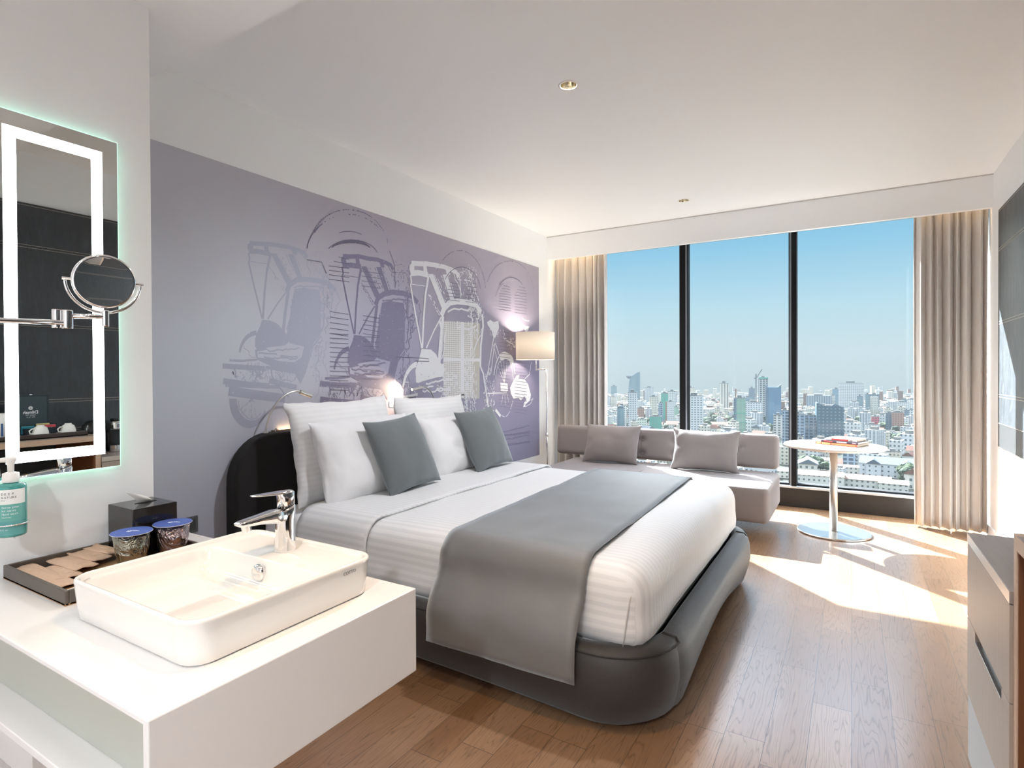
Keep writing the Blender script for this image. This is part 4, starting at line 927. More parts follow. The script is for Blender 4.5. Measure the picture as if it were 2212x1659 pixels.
tb_ = empty('tissue_box', (-1.952, .952, VZ+.006)); tag(tb_, 'glossy black tissue box cover standing in the tray against the wall', 'tissue box')
GB = Mat('gloss_black', (.010, .009, .009), .06, spec=.6).m; tz = VZ+.0065
obj('cover', bx(XP+.0205, -1.872, .885, 1.018, tz, .940), GB, tb_, mods=[bev(.003, 3)])
obj('slot', lathe([(.022, .9402), (.022, .9408)], 24, M=Matrix.Translation((-1.952, .962, 0)) @ Matrix.Diagonal((.55, 1.5, 1, 1))), Mat('slot_dark', (.002, .002, .002), .9).m, tb_)
bm = newbm(); a = []; b = []; c = []
for i in range(9):
    t = i/8; y = .945+.035*t; hh = .042*(1-t)**.7+.004
    a.append(bm.verts.new((-1.956, y, .9405))); b.append(bm.verts.new((-1.950+.008*math.sin(t*3), y-.022*(1-t), .9405+hh*.5))); c.append(bm.verts.new((-1.946+.004*math.sin(t*5), y-.050*(1-t), .9405+hh)))
bridge(bm, a, b, close=False); bridge(bm, b, c, close=False)
obj('tissue', bm, Mat('tissue_paper', (.80, .80, .77), .9).m, tb_, smooth=True, mods=[('SOLIDIFY', dict(thickness=.0012)), ('SUBSURF', dict(levels=2, render_levels=2))])

# ================================================================== LIT MIRROR
MSX = -2.020; MYa, MYb, MZa, MZb = .588, .921, 1.058, 2.093
mi = empty('lit_mirror', (XP, (MYa+MYb)/2, MZa)); tag(mi, 'tall frameless mirror with a glowing white light frame on the partition', 'mirror')
obj('back_box', bx(XP+.0005, MSX-.007, MYa+.03, MYb-.03, MZa+.03, MZb-.03), Mat('box_white', (.7, .7, .7), .5).m, mi)
obj('glass_edge', bx(MSX-.0065, MSX-.0004, MYa, MYb, MZa, MZb), GLEDGE, mi)
obj('mirror_face', bx(MSX-.0003, MSX, MYa+.0012, MYb-.0012, MZa+.0012, MZb-.0012), MIRROR, mi)
I_, O_ = .044, .0745
for n_, b in (('light_strip', (MYb-O_, MYb-I_, MZa+I_, MZb-I_)), ('light_strip', (MYa+I_, MYa+O_, MZa+I_, MZb-I_)), ('light_strip', (MYa+O_, MYb-O_, MZb-O_, MZb-I_)), ('light_strip', (MYa+O_, MYb-O_, MZa+I_, MZa+O_))):
    obj(n_, bx(MSX+.0001, MSX+.0006, *b), LEDW, mi)

# magnifying mirror on a folding arm
mg = empty('shaving_mirror', (XP, .50, 1.49)); tag(mg, 'round chrome magnifying mirror on a folding wall arm in front of the lit mirror', 'mirror')
KS = 1.56/1.80
JA, JB, DC, AW = [EYE+(Vector(p)-EYE)*KS for p in ((-1.835, .709, 1.502), (-1.80, .786, 1.509), (-1.80, .784, 1.612), (-1.89, .49, 1.490))]
obj('wall_plate', lathe([(.035, 0), (.035, .012), (.02, .016)], 32, M=frame((XP, .30, 1.472), (0, 1, 0), (0, 0, 1))), CHROME, mg)
obj('long_arm', tube([Vector((XP+.01, .30, 1.472)), AW+Vector((-.03, -.03, -.002)), AW, JA+Vector((0, 0, -.008))], .0060, 14), CHROME, mg, smooth=True)
obj('elbow', lathe([(.0105, -.022), (.0112, -.020), (.0112, .020), (.0105, .022)], 24, M=Matrix.Translation(JA)), CHROME, mg)
obj('elbow', lathe([(.0095, -.022), (.0100, -.020), (.0100, .020), (.0095, .022)], 24, M=Matrix.Translation(JA+Vector((-.012, -.016, .001)))), CHROME, mg)
obj('short_arm', tube([JA+Vector((0, 0, .008)), JB+Vector((0, 0, .004))], .0058, 14), CHROME, mg, smooth=True)
obj('pivot', lathe([(.0065, -.020), (.0075, -.018), (.0075, .018), (.0065, .020)], 24, M=Matrix.Translation(JB)), CHROME, mg)
nD = Vector((.955, -.27, -.12)).normalized(); uD = Vector((0, 0, 1)).cross(nD).normalized(); vD = nD.cross(uD)
MD = Matrix(((uD.x, vD.x, nD.x, DC.x), (uD.y, vD.y, nD.y, DC.y), (uD.z, vD.z, nD.z, DC.z), (0, 0, 0, 1)))
obj('mirror_housing', lathe([(r*KS, z*KS) for r, z in ((.058, -.048), (.069, -.043), (.071, -.020), (.073, -.012), (.075, -.004), (.0745, .004), (.070, .008), (.066, .007))], 64, M=MD, cap1=False), CHROME, mg, smooth=True)
bm = newbm(); rs = []
for k in range(9):
    r_ = .0668*KS*(1-k/8.5); rs.append(ring(bm, [MD @ Vector((r_*math.cos(2*PI*i/64), r_*math.sin(2*PI*i/64), .0065-.004*(1-(r_/.0579)**2))) for i in range(64)]))
for a, b in zip(rs, rs[1:]): bridge(bm, a, b)
bm.faces.new(rs[-1]); obj('mirror_lens', bm, MIRROR, mg, smooth=True)
pts = [MD @ Vector((.0754*math.cos(a_), .0754*math.sin(a_), -.004)) for a_ in [PI+(PI)*i/30 for i in range(31)]]
obj('yoke', tube(pts, .0035, 10), CHROME, mg, smooth=True)
for s_ in (-1, 1): obj('yoke_screw', tube([MD @ Vector((s_*.063, 0, -.004)), MD @ Vector((s_*.0815, 0, -.004))], .0036, 12), CHROME, mg)

# soap dispenser in a wall ring
BXc, BYc = -1.952, .621
sh_ = empty('bottle_holder', (XP, BYc, .95)); tag(sh_, 'chrome wire ring holding the soap bottle on the partition wall', 'holder')
rr_ = .0375
obj('ring', tube([(BXc+(rr_)*math.cos(2*PI*i/48), BYc+rr_*math.sin(2*PI*i/48), .951) for i in range(48)], .0022, 8, closed=True), CHROME, sh_, smooth=True)
obj('stem', tube([(XP, BYc, .951), (BXc-rr_, BYc, .951)], .0035, 8), CHROME, sh_)
obj('stem_plate', lathe([(.012, 0), (.012, .004)], 20, M=frame((XP, BYc, .951), (0, 1, 0), (0, 0, 1))), CHROME, sh_)
obj('cradle', tube([(BXc-rr_, BYc, .951), (BXc-rr_-.002, BYc, .915), (BXc-.02, BYc, .9135), (BXc+.02, BYc, .9135)], .002, 8), CHROME, sh_)
so_ = empty('soap_bottle', (BXc, BYc, .918)); tag(so_, 'teal hand wash pump bottle with white label in a wall ring', 'bottle')
def liq():
    M = Mat('teal_soap', (.06, .30, .27), .06, spec=.5, **{'Coat Weight': .5}); return M.m
TB = Matrix.Translation((BXc, BYc, 0))
obj('bottle', lathe([(.030, .918), (.033, .921), (.0335, .935), (.0335, 1.050), (.031, 1.057), (.016, 1.060), (.013, 1.063)], 48, M=TB), liq(), so_, smooth=True)
def wrap(z0, z1, r, a0, a1, mat, name):
    bm = newbm(); a = []; b = []
    for i in range(33):
        t = math.radians(a0+(a1-a0)*i/32); a.append(bm.verts.new((BXc+r*math.cos(t), BYc+r*math.sin(t), z0))); b.append(bm.verts.new((BXc+r*math.cos(t), BYc+r*math.sin(t), z1)))
    bridge(bm, a, b, close=False); return obj(name, bm, mat, so_, smooth=True)
wrap(1.007, 1.046, .0338, -100, 40, Mat('label_white', (.82, .84, .82), .4).m, 'white_label')
wrap(.962, 1.007, .0338, -100, 40, Mat('label_teal', (.12, .38, .34), .3).m, 'teal_label')
wrap(.924, .962, .0337, -100, 40, Mat('label_blue', (.10, .33, .32), .3).m, 'lower_label')
obj('pump_collar', lathe([(.0185, 1.062), (.0190, 1.064), (.0180, 1.086), (.009, 1.089)], 32, M=TB), Mat('pump_white', (.84, .83, .80), .3).m, so_, smooth=True)
obj('pump_stem', lathe([(.007, 1.088), (.0075, 1.108), (.012, 1.120), (.013, 1.124), (.012, 1.129), (.004, 1.132)], 24, M=TB), Mat('pump_white2', (.84, .83, .80), .3).m, so_, smooth=True)
obj('nozzle', tube([(BXc, BYc, 1.122), (BXc-.012, BYc-.018, 1.122), (BXc-.02, BYc-.034, 1.117)], [.0075, .0065, .004], 12), Mat('pump_white3', (.84, .83, .80), .3).m, so_, smooth=True)
def curved(s, z, size, a_start, mat, sp=1.0, bold=0):
    """characters set one by one around the bottle, one mesh per line of writing"""
    x = a_start; bm = newbm()
    for ch in s:
        if ch != ' ':
            t = math.radians(x); glyphs(bm, ch, size, frame((BXc+.0341*math.cos(t), BYc+.0341*math.sin(t), z), (-math.sin(t), math.cos(t), 0), (0, 0, 1)), ext=.0001, bold=bold)
        wch = {'I': .3, 'i': .28, 'l': .28, ' ': .35, 'm': .85, 'M': .9, 'N': .78, 'w': .75, 't': .38, 'r': .4, 'f': .38}.get(ch, .62)
        x += math.degrees(size*wch*sp/.0341)
    obj('lettering', bm, mat, so_)
curved('DEEP', 1.032, .0085, -54, INK, 1.45); curved('NATURE', 1.023, .0072, -54, INK, 1.25); curved('SPA', 1.0165, .0038, -54, INK, 1.3)
curved('Savon pour', .997, .0072, -52, WHINK, .9); curved('les mains', .988, .0072, -52, WHINK, .9); curved('Hand wash', .979, .0072, -52, WHINK, .9)
curved('Nourishing', .9715, .004, -52, WHINK, .9); curved('225 ml', .938, .005, -60, WHINK, 1.1)

# ================================================================== LEATHER WALL PANEL, DESK, DRAWERS
lp = empty('leather_wall_panel', (XE-.01, 3.2, .78)); tag(lp, 'long blue-black leather wall panel with paired cream stitch lines on the right wall', 'wall panel')
LPX, LY0, LY1 = .950, -1.0, 5.578
obj('leather', bx(LPX, XE-.0005, LY0, LY1, .954, 2.565), LEATHER, lp, mods=[bev(.004)])
obj('lower_band', bx(LPX+.001, XE-.0005, LY0, LY1, .781, .953), Mat('slate_band', (.045, .047, .050), .35, spec=.5).m, lp)
for z in (2.548, 2.270, 2.252, 1.720, 1.701, 1.174, 1.155, .958):
    bm = newbm(); y = LY0+.02
    while y < LY1-.02: box(bm, LPX-.0016, LPX, y, y+.0095, z-.0013, z+.0013); y += .012
    obj('stitching', bm, Mat('cream_thread', (.50, .44, .36), .7).m, lp)
FXD = .345
dr = empty('drawer_unit', (.66, 2.2, 0)); tag(dr, 'low grey wood three-drawer unit beyond the taller desk at right', 'cabinet')
obj('carcass', bx(FXD+.02, .948, 1.884, 2.496, .0, .757), GREYWOOD, dr)
obj('top', bx(FXD, .948, 1.884, 2.496, .757, .790), GREYTOP, dr, mods=[bev(.0015)])
obj('top_edge', bx(FXD-.0012, FXD, 1.884, 2.4955, .758, .789), Mat('edge_band', lin(190, 180, 170), .22, spec=.6).m, dr)
def front(z0, z1, handle):
    y0, y1 = 1.886, 2.496
    d = empty('drawer', (FXD, 2.2, z0)); d.parent = dr; d.matrix_parent_inverse = Matrix.Translation(-dr.location)
    return y0, y1, z0, z1
y0, y1 = 1.886, 2.4955
d1_ = obj('drawer', bx(FXD, FXD+.02, y0, y1, .503, .754), GREYWOOD, dr, mods=[bev(.001)])
bm = bx(FXD, FXD+.02, y0, y1, .236, .470); box(bm, FXD, FXD+.02, y0, 1.975, .470, .499); box(bm, FXD, FXD+.02, 2.355, y1, .470, .499)
d2_ = obj('drawer', bm, GREYWOOD, dr, mods=[bev(.001)])
obj('drawer', bx(FXD+.002, FXD+.02, y0, y1, .012, .230), Mat('lower_front', lin(160, 165, 170), .3).m, dr, mods=[bev(.001)])
obj('pull_recess', bx(FXD+.016, FXD+.0205, 1.975, 2.355, .470, .523), Mat('recess_dark', (.04, .045, .05), .35).m, d2_)
obj('pull_lip', bx(FXD-.001, FXD+.016, 1.978, 2.352, .466, .471), Mat('lip_alu', (.5, .52, .54), .25, .9).m, d2_)
obj('plinth', bx(FXD+.03, .94, 1.886, 2.48, 0, .011), BLACKM, dr)
dk = empty('desk', (.64, 1.2, 0)); tag(dk, 'tall grey oak desk unit open below, at the right edge of the view', 'desk')
DFX = .352
obj('desk_top', bx(DFX, .948, .45, 1.850, .903, .940), GREYTOP, dk, mods=[bev(.0015)])
obj('top_edge', bx(DFX-.0012, DFX, .45, 1.8495, .904, .939), TANWOOD, dk)
obj('side_panel', bx(DFX, .948, 1.851, 1.882, 0, .940), TANWOOD, dk, mods=[bev(.0015)])
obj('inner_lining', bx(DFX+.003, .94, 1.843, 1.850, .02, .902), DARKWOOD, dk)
obj('side_panel', bx(DFX, .948, .42, .449, 0, .940), TANWOOD, dk, mods=[bev(.0015)])
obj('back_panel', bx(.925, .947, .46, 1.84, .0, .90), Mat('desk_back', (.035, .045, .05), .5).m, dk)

# things on the desk, seen in the lit mirror
ct = empty('tea_tray', (.62, 1.64, .94)); tag(ct, 'dark brown tea tray on the desk, seen in the lit mirror', 'tray')
CTX0, CTX1, CTY0, CTY1 = .42, .86, 1.33, 1.835; CTM = Mat('tray_brown', (.055, .042, .038), .4).m
obj('tray_floor', bx(CTX0, CTX1, CTY0, CTY1, .9405, .948), CTM, ct)
for b in ((CTX0, CTX0+.01, CTY0, CTY1), (CTX1-.01, CTX1, CTY0, CTY1), (CTX0+.01, CTX1-.01, CTY0, CTY0+.01), (CTX0+.01, CTX1-.01, CTY1-.01, CTY1)): obj('tray_rim', bx(*b, .9405, .972), CTM, ct, mods=[bev(.002)])
PORC = Mat('porcelain', (.80, .79, .76), .15, spec=.6).m
def teacup(y, x, label):
    t = empty('teacup', (x, y, .9485)); tag(t, label, 'cup', 'upturned teacups on the tea tray'); Tm = Matrix.Translation((x, y, 0))
    obj('saucer', lathe([(.028, .9485), (.045, .953), (.068, .962), (.069, .964), (.045, .957), (.02, .955)], 40, M=Tm), PORC, t, smooth=True)
    obj('cup_bowl', lathe([(.043, .960), (.044, .963), (.042, .985), (.034, 1.010), (.020, 1.020), (.019, 1.026), (.015, 1.026)], 40, M=Tm), PORC, t, smooth=True)
    obj('cup_handle', tube([(x-.01, y-.036, .972), (x-.012, y-.060, .975), (x-.012, y-.064, .992), (x-.01, y-.050, 1.003), (x-.005, y-.034, 1.005)], .0042, 8), PORC, t, smooth=True)
teacup(1.600, .50, 'upturned white teacup on a saucer in front of the tea box'); teacup(1.752, .50, 'upturned white teacup on a saucer at the end of the tea tray')
kt = empty('kettle', (.58, 1.43, .9485)); tag(kt, 'white rounded electric kettle at the end of the tea tray', 'kettle')
Tk = Matrix.Translation((.58, 1.43, 0))
obj('kettle_body', lathe([(.072, .9485), (.078, .955), (.074, 1.02), (.062, 1.09), (.050, 1.105), (.01, 1.112)], 40, M=Tk), PORC, kt, smooth=True)
obj('kettle_handle', tube([(.58, 1.36, 1.085), (.58, 1.31, 1.08), (.58, 1.305, 1.0), (.58, 1.36, .985)], .008, 10), Mat('kettle_black', (.02, .02, .02), .4).m, kt, smooth=True)
obj('water_line', bx(.50, .505, 1.40, 1.41, .97, 1.05), Mat('gauge_blue', (.05, .12, .3), .3).m, kt)
tx = empty('tea_box', (.76, 1.66, .9485)); tag(tx, 'open dark blue tea box with a white flower logo inside its lid', 'box')
TBM = Mat('teabox_navy', (.022, .035, .045), .45).m
obj('box_body', box(box(box(box(bx(.66, .83, 1.57, 1.76, .9485, .956), .66, .665, 1.57, 1.76, .956, .995), .825, .83, 1.57, 1.76, .956, .995), .665, .825, 1.57, 1.575, .956, .995), .665, .825, 1.755, 1.76, .956, .995), TBM, tx)
ld_ = obj('box_lid', bx(.828, .838, 1.555, 1.765, .995, 1.215), TBM, tx, mods=[bev(.002)])
obj('lid_recess', bx(.8268, .8278, 1.568, 1.752, 1.006, 1.203), Mat('lid_inside', (.045, .07, .08), .5).m, ld_)
obj('clasp', bx(.826, .832, 1.655, 1.67, 1.214, 1.220), CHROME, ld_)
# text faces -X: x axis runs towards +Y seen from the room means -Y
ML = lambda y, z: frame((.8266, y, z), (0, -1, 0), (0, 0, 1))
text('lettering', 'Dilmah', .030, ML(1.660, 1.085), WHINK, ld_, 'CENTER', bold=.0006); text('lettering', 'Ceylon Tea', .012, ML(1.660, 1.072), WHINK, ld_, 'CENTER'); text('lettering', 'Do Try It', .012, ML(1.660, 1.058), WHINK, ld_, 'CENTER')
q = newbm()
for k in range(7):
    a_ = 2*PI*k/7; lathe([(.0055, 0), (.0055, .0004)], 12, bm=q, M=frame((.8266, 1.660+.008*math.cos(a_), 1.124+.008*math.sin(a_)), (0, -1, 0), (0, 0, 1)))
obj('flower_logo', q, WHINK, ld_)
for nm, x, y, z, w_, h_, c_, lb in (('tea_sachet', .70, 1.600, .957, .070, .052, (.02, .25, .33), 'teal wrapped tea sachet standing in the tea box'), ('tea_sachet', .715, 1.688, .957, .074, .064, (.52, .46, .16), 'yellow wrapped tea sachet standing in the tea box'), ('tea_sachet', .69, 1.718, .957, .066, .054, (.62, .06, .08), 'red wrapped tea sachet standing in the tea box')):
    o = obj(nm, bx(-.006, .006, -w_/2, w_/2, 0, h_), Mat('sachet_foil', c_, .35).m, loc=(x, y, z), mods=[bev(.003)]); tag(o, lb, 'tea sachet', 'tea sachets in the open tea box')
    obj('sachet_band', bx(-.0066, -.0061, -w_*.1, w_*.22, h_*.3, h_*.7), Mat('band_white', (.6, .6, .6), .5).m, o)
cm_ = empty('coffee_machine', (.66, 2.07, .79)); tag(cm_, 'black and chrome capsule coffee machine on the drawer unit, seen in the mirror', 'coffee machine')
BK = Mat('machine_black', (.012, .014, .015), .22, spec=.6).m
obj('machine_body', rbox(.26, .09, .21, .03, 6, M=Matrix.Translation((.70, 2.075, .905))), BK, cm_, smooth=True)
obj('brew_head', lathe([(.036, .955), (.039, .960), (.039, 1.005), (.034, 1.012)], 32, M=Matrix.Translation((.575, 2.075, 0))), CHROME, cm_, smooth=False)
obj('head_lever', rbox(.07, .03, .02, .009, 4, M=Matrix.Translation((.59, 2.07, 1.022))), BK, cm_, smooth=True)
obj('drip_tray', lathe([(.038, .7905), (.042, .795), (.042, .840), (.036, .844)], 32, M=Matrix.Translation((.575, 2.075, 0))), CHROME, cm_)
obj('column', bx(.60, .66, 2.045, 2.105, .79, .96), BK, cm_, mods=[bev(.01, 3)])
obj('round_badge', tube([(.5345, 2.075+.016*math.cos(2*PI*i/24), .982+.016*math.sin(2*PI*i/24)) for i in range(24)], .0014, 6, closed=True), WHINK, cm_)
ib = empty('ice_bucket', (.70, 1.95, .79)); tag(ib, 'dark domed ice bucket with steel rim beside the coffee machine', 'ice bucket')
obj('bucket', lathe([(.055, .7905), (.062, .80), (.064, .93)], 36, M=Matrix.Translation((.66, 1.955, 0))), STEEL, ib, smooth=True)
obj('bucket_lid', lathe([(.066, .931), (.066, .945), (.056, .99), (.03, 1.02), (.004, 1.028)], 36, M=Matrix.Translation((.66, 1.955, 0))), BK, ib, smooth=True)

# ================================================================== THE CITY OUTSIDE (ground 90 m below the room)
GZ = -90.0
def facade(name, wall, glass=(.10, .14, .17), cw=3.2, ch=3.3, fw=.5, fh=.5, rough=.6, roof=None, off=(.5, .5)):
    wall = tuple(x*.5 for x in wall); glass = tuple(x*.33 for x in glass)
    M = Mat(name, wall, rough, spec=.3); t = M.coord(); s = M.N.new('ShaderNodeSeparateXYZ'); M.link(t, s.inputs[0])
    g_ = M.N.new('ShaderNodeTexCoord'); ns = M.N.new('ShaderNodeSeparateXYZ'); M.link(g_.outputs['Normal'], ns.inputs[0])
    sel = M.math('GREATER_THAN', M.math('ABSOLUTE', ns.outputs[0]), .7)
    mv = M.N.new('ShaderNodeMix'); M.link(sel, mv.inputs[0]); M.link(s.outputs[0], mv.inputs[2]); M.link(s.outputs[1], mv.inputs[3])
    fx = M.math('FRACT', M.math('ADD', M.math('DIVIDE', mv.outputs[0], cw), 100.25)); fz = M.math('FRACT', M.math('ADD', M.math('DIVIDE', s.outputs[2], ch), 100.1))
    ix = M.math('LESS_THAN', M.math('ABSOLUTE', M.math('SUBTRACT', fx, .5)), fw/2); iz = M.math('LESS_THAN', M.math('ABSOLUTE', M.math('SUBTRACT', fz, .5)), fh/2)
    side = M.math('LESS_THAN', M.math('ABSOLUTE', ns.outputs[2]), .5)
    k = M.math('MULTIPLY', M.math('MULTIPLY', ix, iz), side)
    c = M.mix(k, wall, glass)
    if roof: c = M.mix(side, roof, c)
    M.base(c); M.link(M.math('MULTIPLY_ADD', k, -.35, rough), M.b.inputs['Roughness']); return M.m
def flatm(name, c, r=.8): return Mat(name, tuple(x*.22 for x in c), r, spec=.2).m
def pix(px, py, z=GZ):
    d = _F + _R*((px-1106)/FPX) - _U*((py-CYPX)/FPX); return EYE + d*((z-1.35)/d.z)
TAKEN = []; MARKS = []
import re
GREEN = (.05, .28, .19)
FM = dict(
    white=facade('white_block', (.62, .61, .58), (.16, .20, .22), 3.4, 3.3, .45, .45),
    hotel=facade('white_hotel', (.64, .63, .60), (.10, .15, .18), 4.2, 3.5, .5, .42),
    cream=facade('cream_block', (.62, .56, .44), (.20, .20, .18), 3.2, 3.3, .45, .45),
    pale=facade('pale_tower', (.52, .53, .52), (.26, .30, .33), 3.0, 3.2, .35, .9),
    stripe=facade('ribbed_tower', (.66, .62, .54), (.34, .30, .24), 5.5, 200, .40, 1),
    teal=facade('teal_glass', (.10, .19, .24), (.16, .30, .36), 3.5, 3.6, .8, .8, .25),
    blue=facade('blue_glass', (.07, .17, .30), (.14, .30, .46), 6.0, 3.6, .85, .85, .2),
    dark=facade('dark_glass', (.035, .09, .13), (.30, .45, .52), 4.4, 4.0, .38, .32, .3),
    grid=facade('blue_grid', (.30, .38, .46), (.045, .10, .17), 5.2, 3.8, .72, .66, .35),
    slate=facade('slate_block', (.10, .16, .22), (.07, .11, .16), 4, 3.5, .5, .5, .4),
    grey=facade('grey_wide', (.26, .33, .38), (.16, .22, .28), 4.5, 200, .5, 1),
    brick=facade('brick_block', (.42, .22, .16), (.22, .12, .10), 3.4, 3.3, .5, .5),
    net=facade('green_netting', (.08, .36, .26), (.12, .46, .34), 6, 4, .7, .8, .9),
    netpale=facade('pale_green_netting', (.25, .42, .32), (.34, .50, .38), 5, 12, .8, .9, .9),
    frame=facade('concrete_frame', (.44, .45, .44), (.07, .09, .10), 5, 3.6, .62, .62),
    red=facade('red_frame', (.55, .10, .12), (.20, .05, .07), 4, 3.6, .5, .5),
    villa=facade('villa_wall', (.66, .62, .53), (.16, .18, .18), 3.6, 3.6, .40, .42),
    dorm=facade('dormitory_wall', (.66, .66, .65), (.12, .14, .16), 4.6, 3.9, .28, .36),
    balc=facade('balcony_block', (.60, .55, .48), (.12, .13, .13), 5.5, 3.3, .55, .55),
)
RED = flatm('red_roof', (.36, .13, .08)); TERR = flatm('terracotta_roof', (.42, .24, .17)); BLUER = flatm('blue_grey_roof', (.19, .25, .32)); GREYR = flatm('grey_roof', (.27, .29, .30)); WHR = flatm('white_roof', (.46, .45, .43)); TANR = flatm('tan_roof', (.42, .36, .29)); SHED = flatm('shed_roof', (.25, .30, .34))
def gable(bm, x0, x1, y0, y1, z, h, ov=.5, mi=0):
    L_ = [(x0-ov, y0-ov, z), (x1+ov, y0-ov, z), (x1+ov, y1+ov, z), (x0-ov, y1+ov, z)]; ym = (y0+y1)/2; xm = (x0+x1)/2
    if (x1-x0) >= (y1-y0): ends = [(x0-ov*.6, ym, z+h), (x1+ov*.6, ym, z+h)]
    else: ends = [(xm, y0-ov*.6, z+h), (xm, y1+ov*.6, z+h)]
    v = [bm.verts.new(p) for p in L_+ends]
    F_ = ((0, 1, 5, 4), (1, 2, 5), (2, 3, 4, 5), (3, 0, 4), (0, 3, 2, 1)) if (x1-x0) >= (y1-y0) else ((0, 1, 4), (1, 2, 5, 4), (2, 3, 5), (3, 0, 4, 5), (0, 3, 2, 1))
    for q in F_: bm.faces.new([v[i] for i in q]).material_index = mi
    return bm
def building(pxl, pxr, pyb, pyt, m_, label, depth=None, name='office_tower', rz=None, roofkit=True, cat='building', tops=(), D=None):
    """stands on the ground at the foot line pyb; width and height follow from its real distance"""
    c = pix((pxl+pxr)/2, pyb); d = (c-EYE); dist = d.dot(_F); w = (pxr-pxl)*dist/FPX
    zt = EYE.z + dist*((CYPX-pyt)/FPX) + dist*_F.z*1.0
    q = EYE + (_F + _R*(((pxl+pxr)/2-1106)/FPX) - _U*((pyt-CYPX)/FPX))*dist; h = q.z-GZ
    dp = depth or w*.8; a = math.atan2(c.x, c.y)
    r = -a if rz is None else rz
    if rz is not None: w = w/(abs(math.cos(r+a))+.8*abs(math.sin(r+a))); dp = depth or w*.8
    back = Vector((math.sin(a), math.cos(a), 0))*dp/2; o_ = Vector((c.x, c.y, GZ))+back
    t = empty(name, o_, r, local=True); tag(t, label, cat); TAKEN.append((o_.x, o_.y, max(w, dp)*.62)); MARKS.append(((pxl+pxr)/2, pyb, re.split(r' (?:with|at|beside|behind|under|in|right|left|above|below|hard|dominating|standing|close|near|wrapped|seen|partly|and|just|stepping|among|against) ', label)[0]))
    obj('walls', bx(-w/2, w/2, -dp/2, dp/2, 0, h), m_, t)
    if roofkit:
        bm = bx(-w/2, w/2, -dp/2, -dp/2+.4, h, h+1.2); box(bm, -w/2, -w/2+.4, -dp/2, dp/2, h, h+1.2); box(bm, w/2-.4, w/2, -dp/2, dp/2, h, h+1.2)
        obj('parapet', bm, WHR if m_ not in (FM['dark'], FM['blue'], FM['teal'], FM['slate']) else SHED, t)
        obj('roof_plant', bx(-w*.2, w*.15, -dp*.2, dp*.2, h, h+min(6, h*.05)+2), GREYR, t)
    return t, w, dp, h
def A(x, y): return (1280+x/5.027, 760+y/5.027)
def B(x, y): return (1700+x/5.531, 780+y/5.531)
def bA(x0, x1, yb, yt, *a, **k): return building(A(x0, 0)[0], A(x1, 0)[0], A(0, yb)[1], A(0, yt)[1], *a, **k)
def bB(x0, x1, yb, yt, *a, **k): return building(B(x0, 0)[0], B(x1, 0)[0], B(0, yb)[1], B(0, yt)[1], *a, **k)

bA(202, 264, 560, 375, FM['teal'], 'slim blue glass tower with pale cap at the far left of the skyline')
t, w, dp, h = bA(385, 520, 575, 300, FM['teal'], 'curved glass tower with a sail-like crown and small side disc', roofkit=False)
W_ = t.children[0]; bpy.data.objects.remove(W_)
prof = [(-.42, 0), (.46, 0), (.46, h*1.30), (.30, h*1.285), (.05, h*1.22), (-.2, h*1.12), (-.34, h*1.02), (-.40, h*.9), (-.45, h*.6), (-.40, h*.25)]
obj('walls', prism([(x*w, z) for x, z in prof], dp*.6, Matrix(((1, 0, 0, 0), (0, 0, 1, -dp*.3), (0, 1, 0, 0), (0, 0, 0, 1)))), FM['teal'], t)
obj('sky_deck', lathe([(w*.08, 0), (w*.22, 5), (w*.22, 8)], 24, M=Matrix.Translation((-w*.42, 0, h*1.03))), FM['slate'], t)
bA(565, 668, 600, 390, FM['pale'], 'pale ribbed apartment tower right of the sail-topped tower')
bA(128, 195, 660, 487, FM['pale'], 'pale housing slab at the left edge of the window', name='housing_block')
bA(196, 255, 660, 490, FM['cream'], 'narrow pale housing slab below the slim blue tower', name='housing_block')
bA(620, 705, 740, 490, FM['cream'], 'cream stepped apartment tower left of the green tower', name='apartment_tower')
bA(745, 820, 740, 455, FM['net'], 'green-netted tower under construction with an orange crane')
bA(822, 905, 700, 432, FM['white'], 'white apartment tower behind the green-netted tower', name='apartment_tower')
bA(716, 765, 760, 560, FM['grid'], 'small grey-blue block beside the green-netted tower', name='office_block')
bA(810, 885, 790, 545, FM['white'], 'white block with yellow signs left of the first window bar', name='office_block')
bA(888, 935, 770, 600, FM['netpale'], 'pale green block close to the first window bar', name='office_block')
t, w, dp, h = bA(262, 372, 850, 590, FM['white'], 'white building with a dark glass dome on its round corner', name='domed_building')
obj('dome_drum', lathe([(w*.33, 0), (w*.33, h*.92)], 32, M=Matrix.Translation((-w*.1, -dp*.45, 0))), FM['teal'], t)
obj('dome', rbox(w*.62, w*.62, w*.5, w*.25, 6, M=Matrix.Translation((-w*.1, -dp*.45, h*.93))), flatm('dome_glass', (.06, .12, .17), .2), t, smooth=True)
bA(385, 485, 880, 445, FM['white'], 'tall white apartment slab with balconies left of the first window bar', name='apartment_tower')
bA(488, 560, 760, 610, FM['brick'], 'salmon-pink block beside the tall white slab', name='office_block')
bA(620, 748, 880, 708, FM['net'], 'low square block wrapped in bright green netting', name='netted_block')
bA(490, 590, 850, 735, FM['villa'], 'white gabled house in front of the salmon block', name='town_house')
bA(1016, 1105, 640, 392, FM['cream'], 'tan round-topped tower behind the white hotel')
t, w, dp, h = bA(1012, 1200, 900, 482, FM['hotel'], 'large white hotel slab with rows of dark windows beside the first bar', name='hotel')
obj('stair_tower', bx(-w*.48, -w*.02, -dp*.2, dp*.2, h, h+w*.16), FM['white'], t)
bA(1382, 1474, 690, 345, FM['stripe'], 'slender cream tower with vertical ribs standing alone')
bA(1635, 1740, 640, 492, FM['teal'], 'low teal glass block behind the green tower', name='office_block')
t, w, dp, h = bA(1538, 1660, 900, 505, FM['netpale'], 'tall tower wrapped in pale green netting with dark bands')
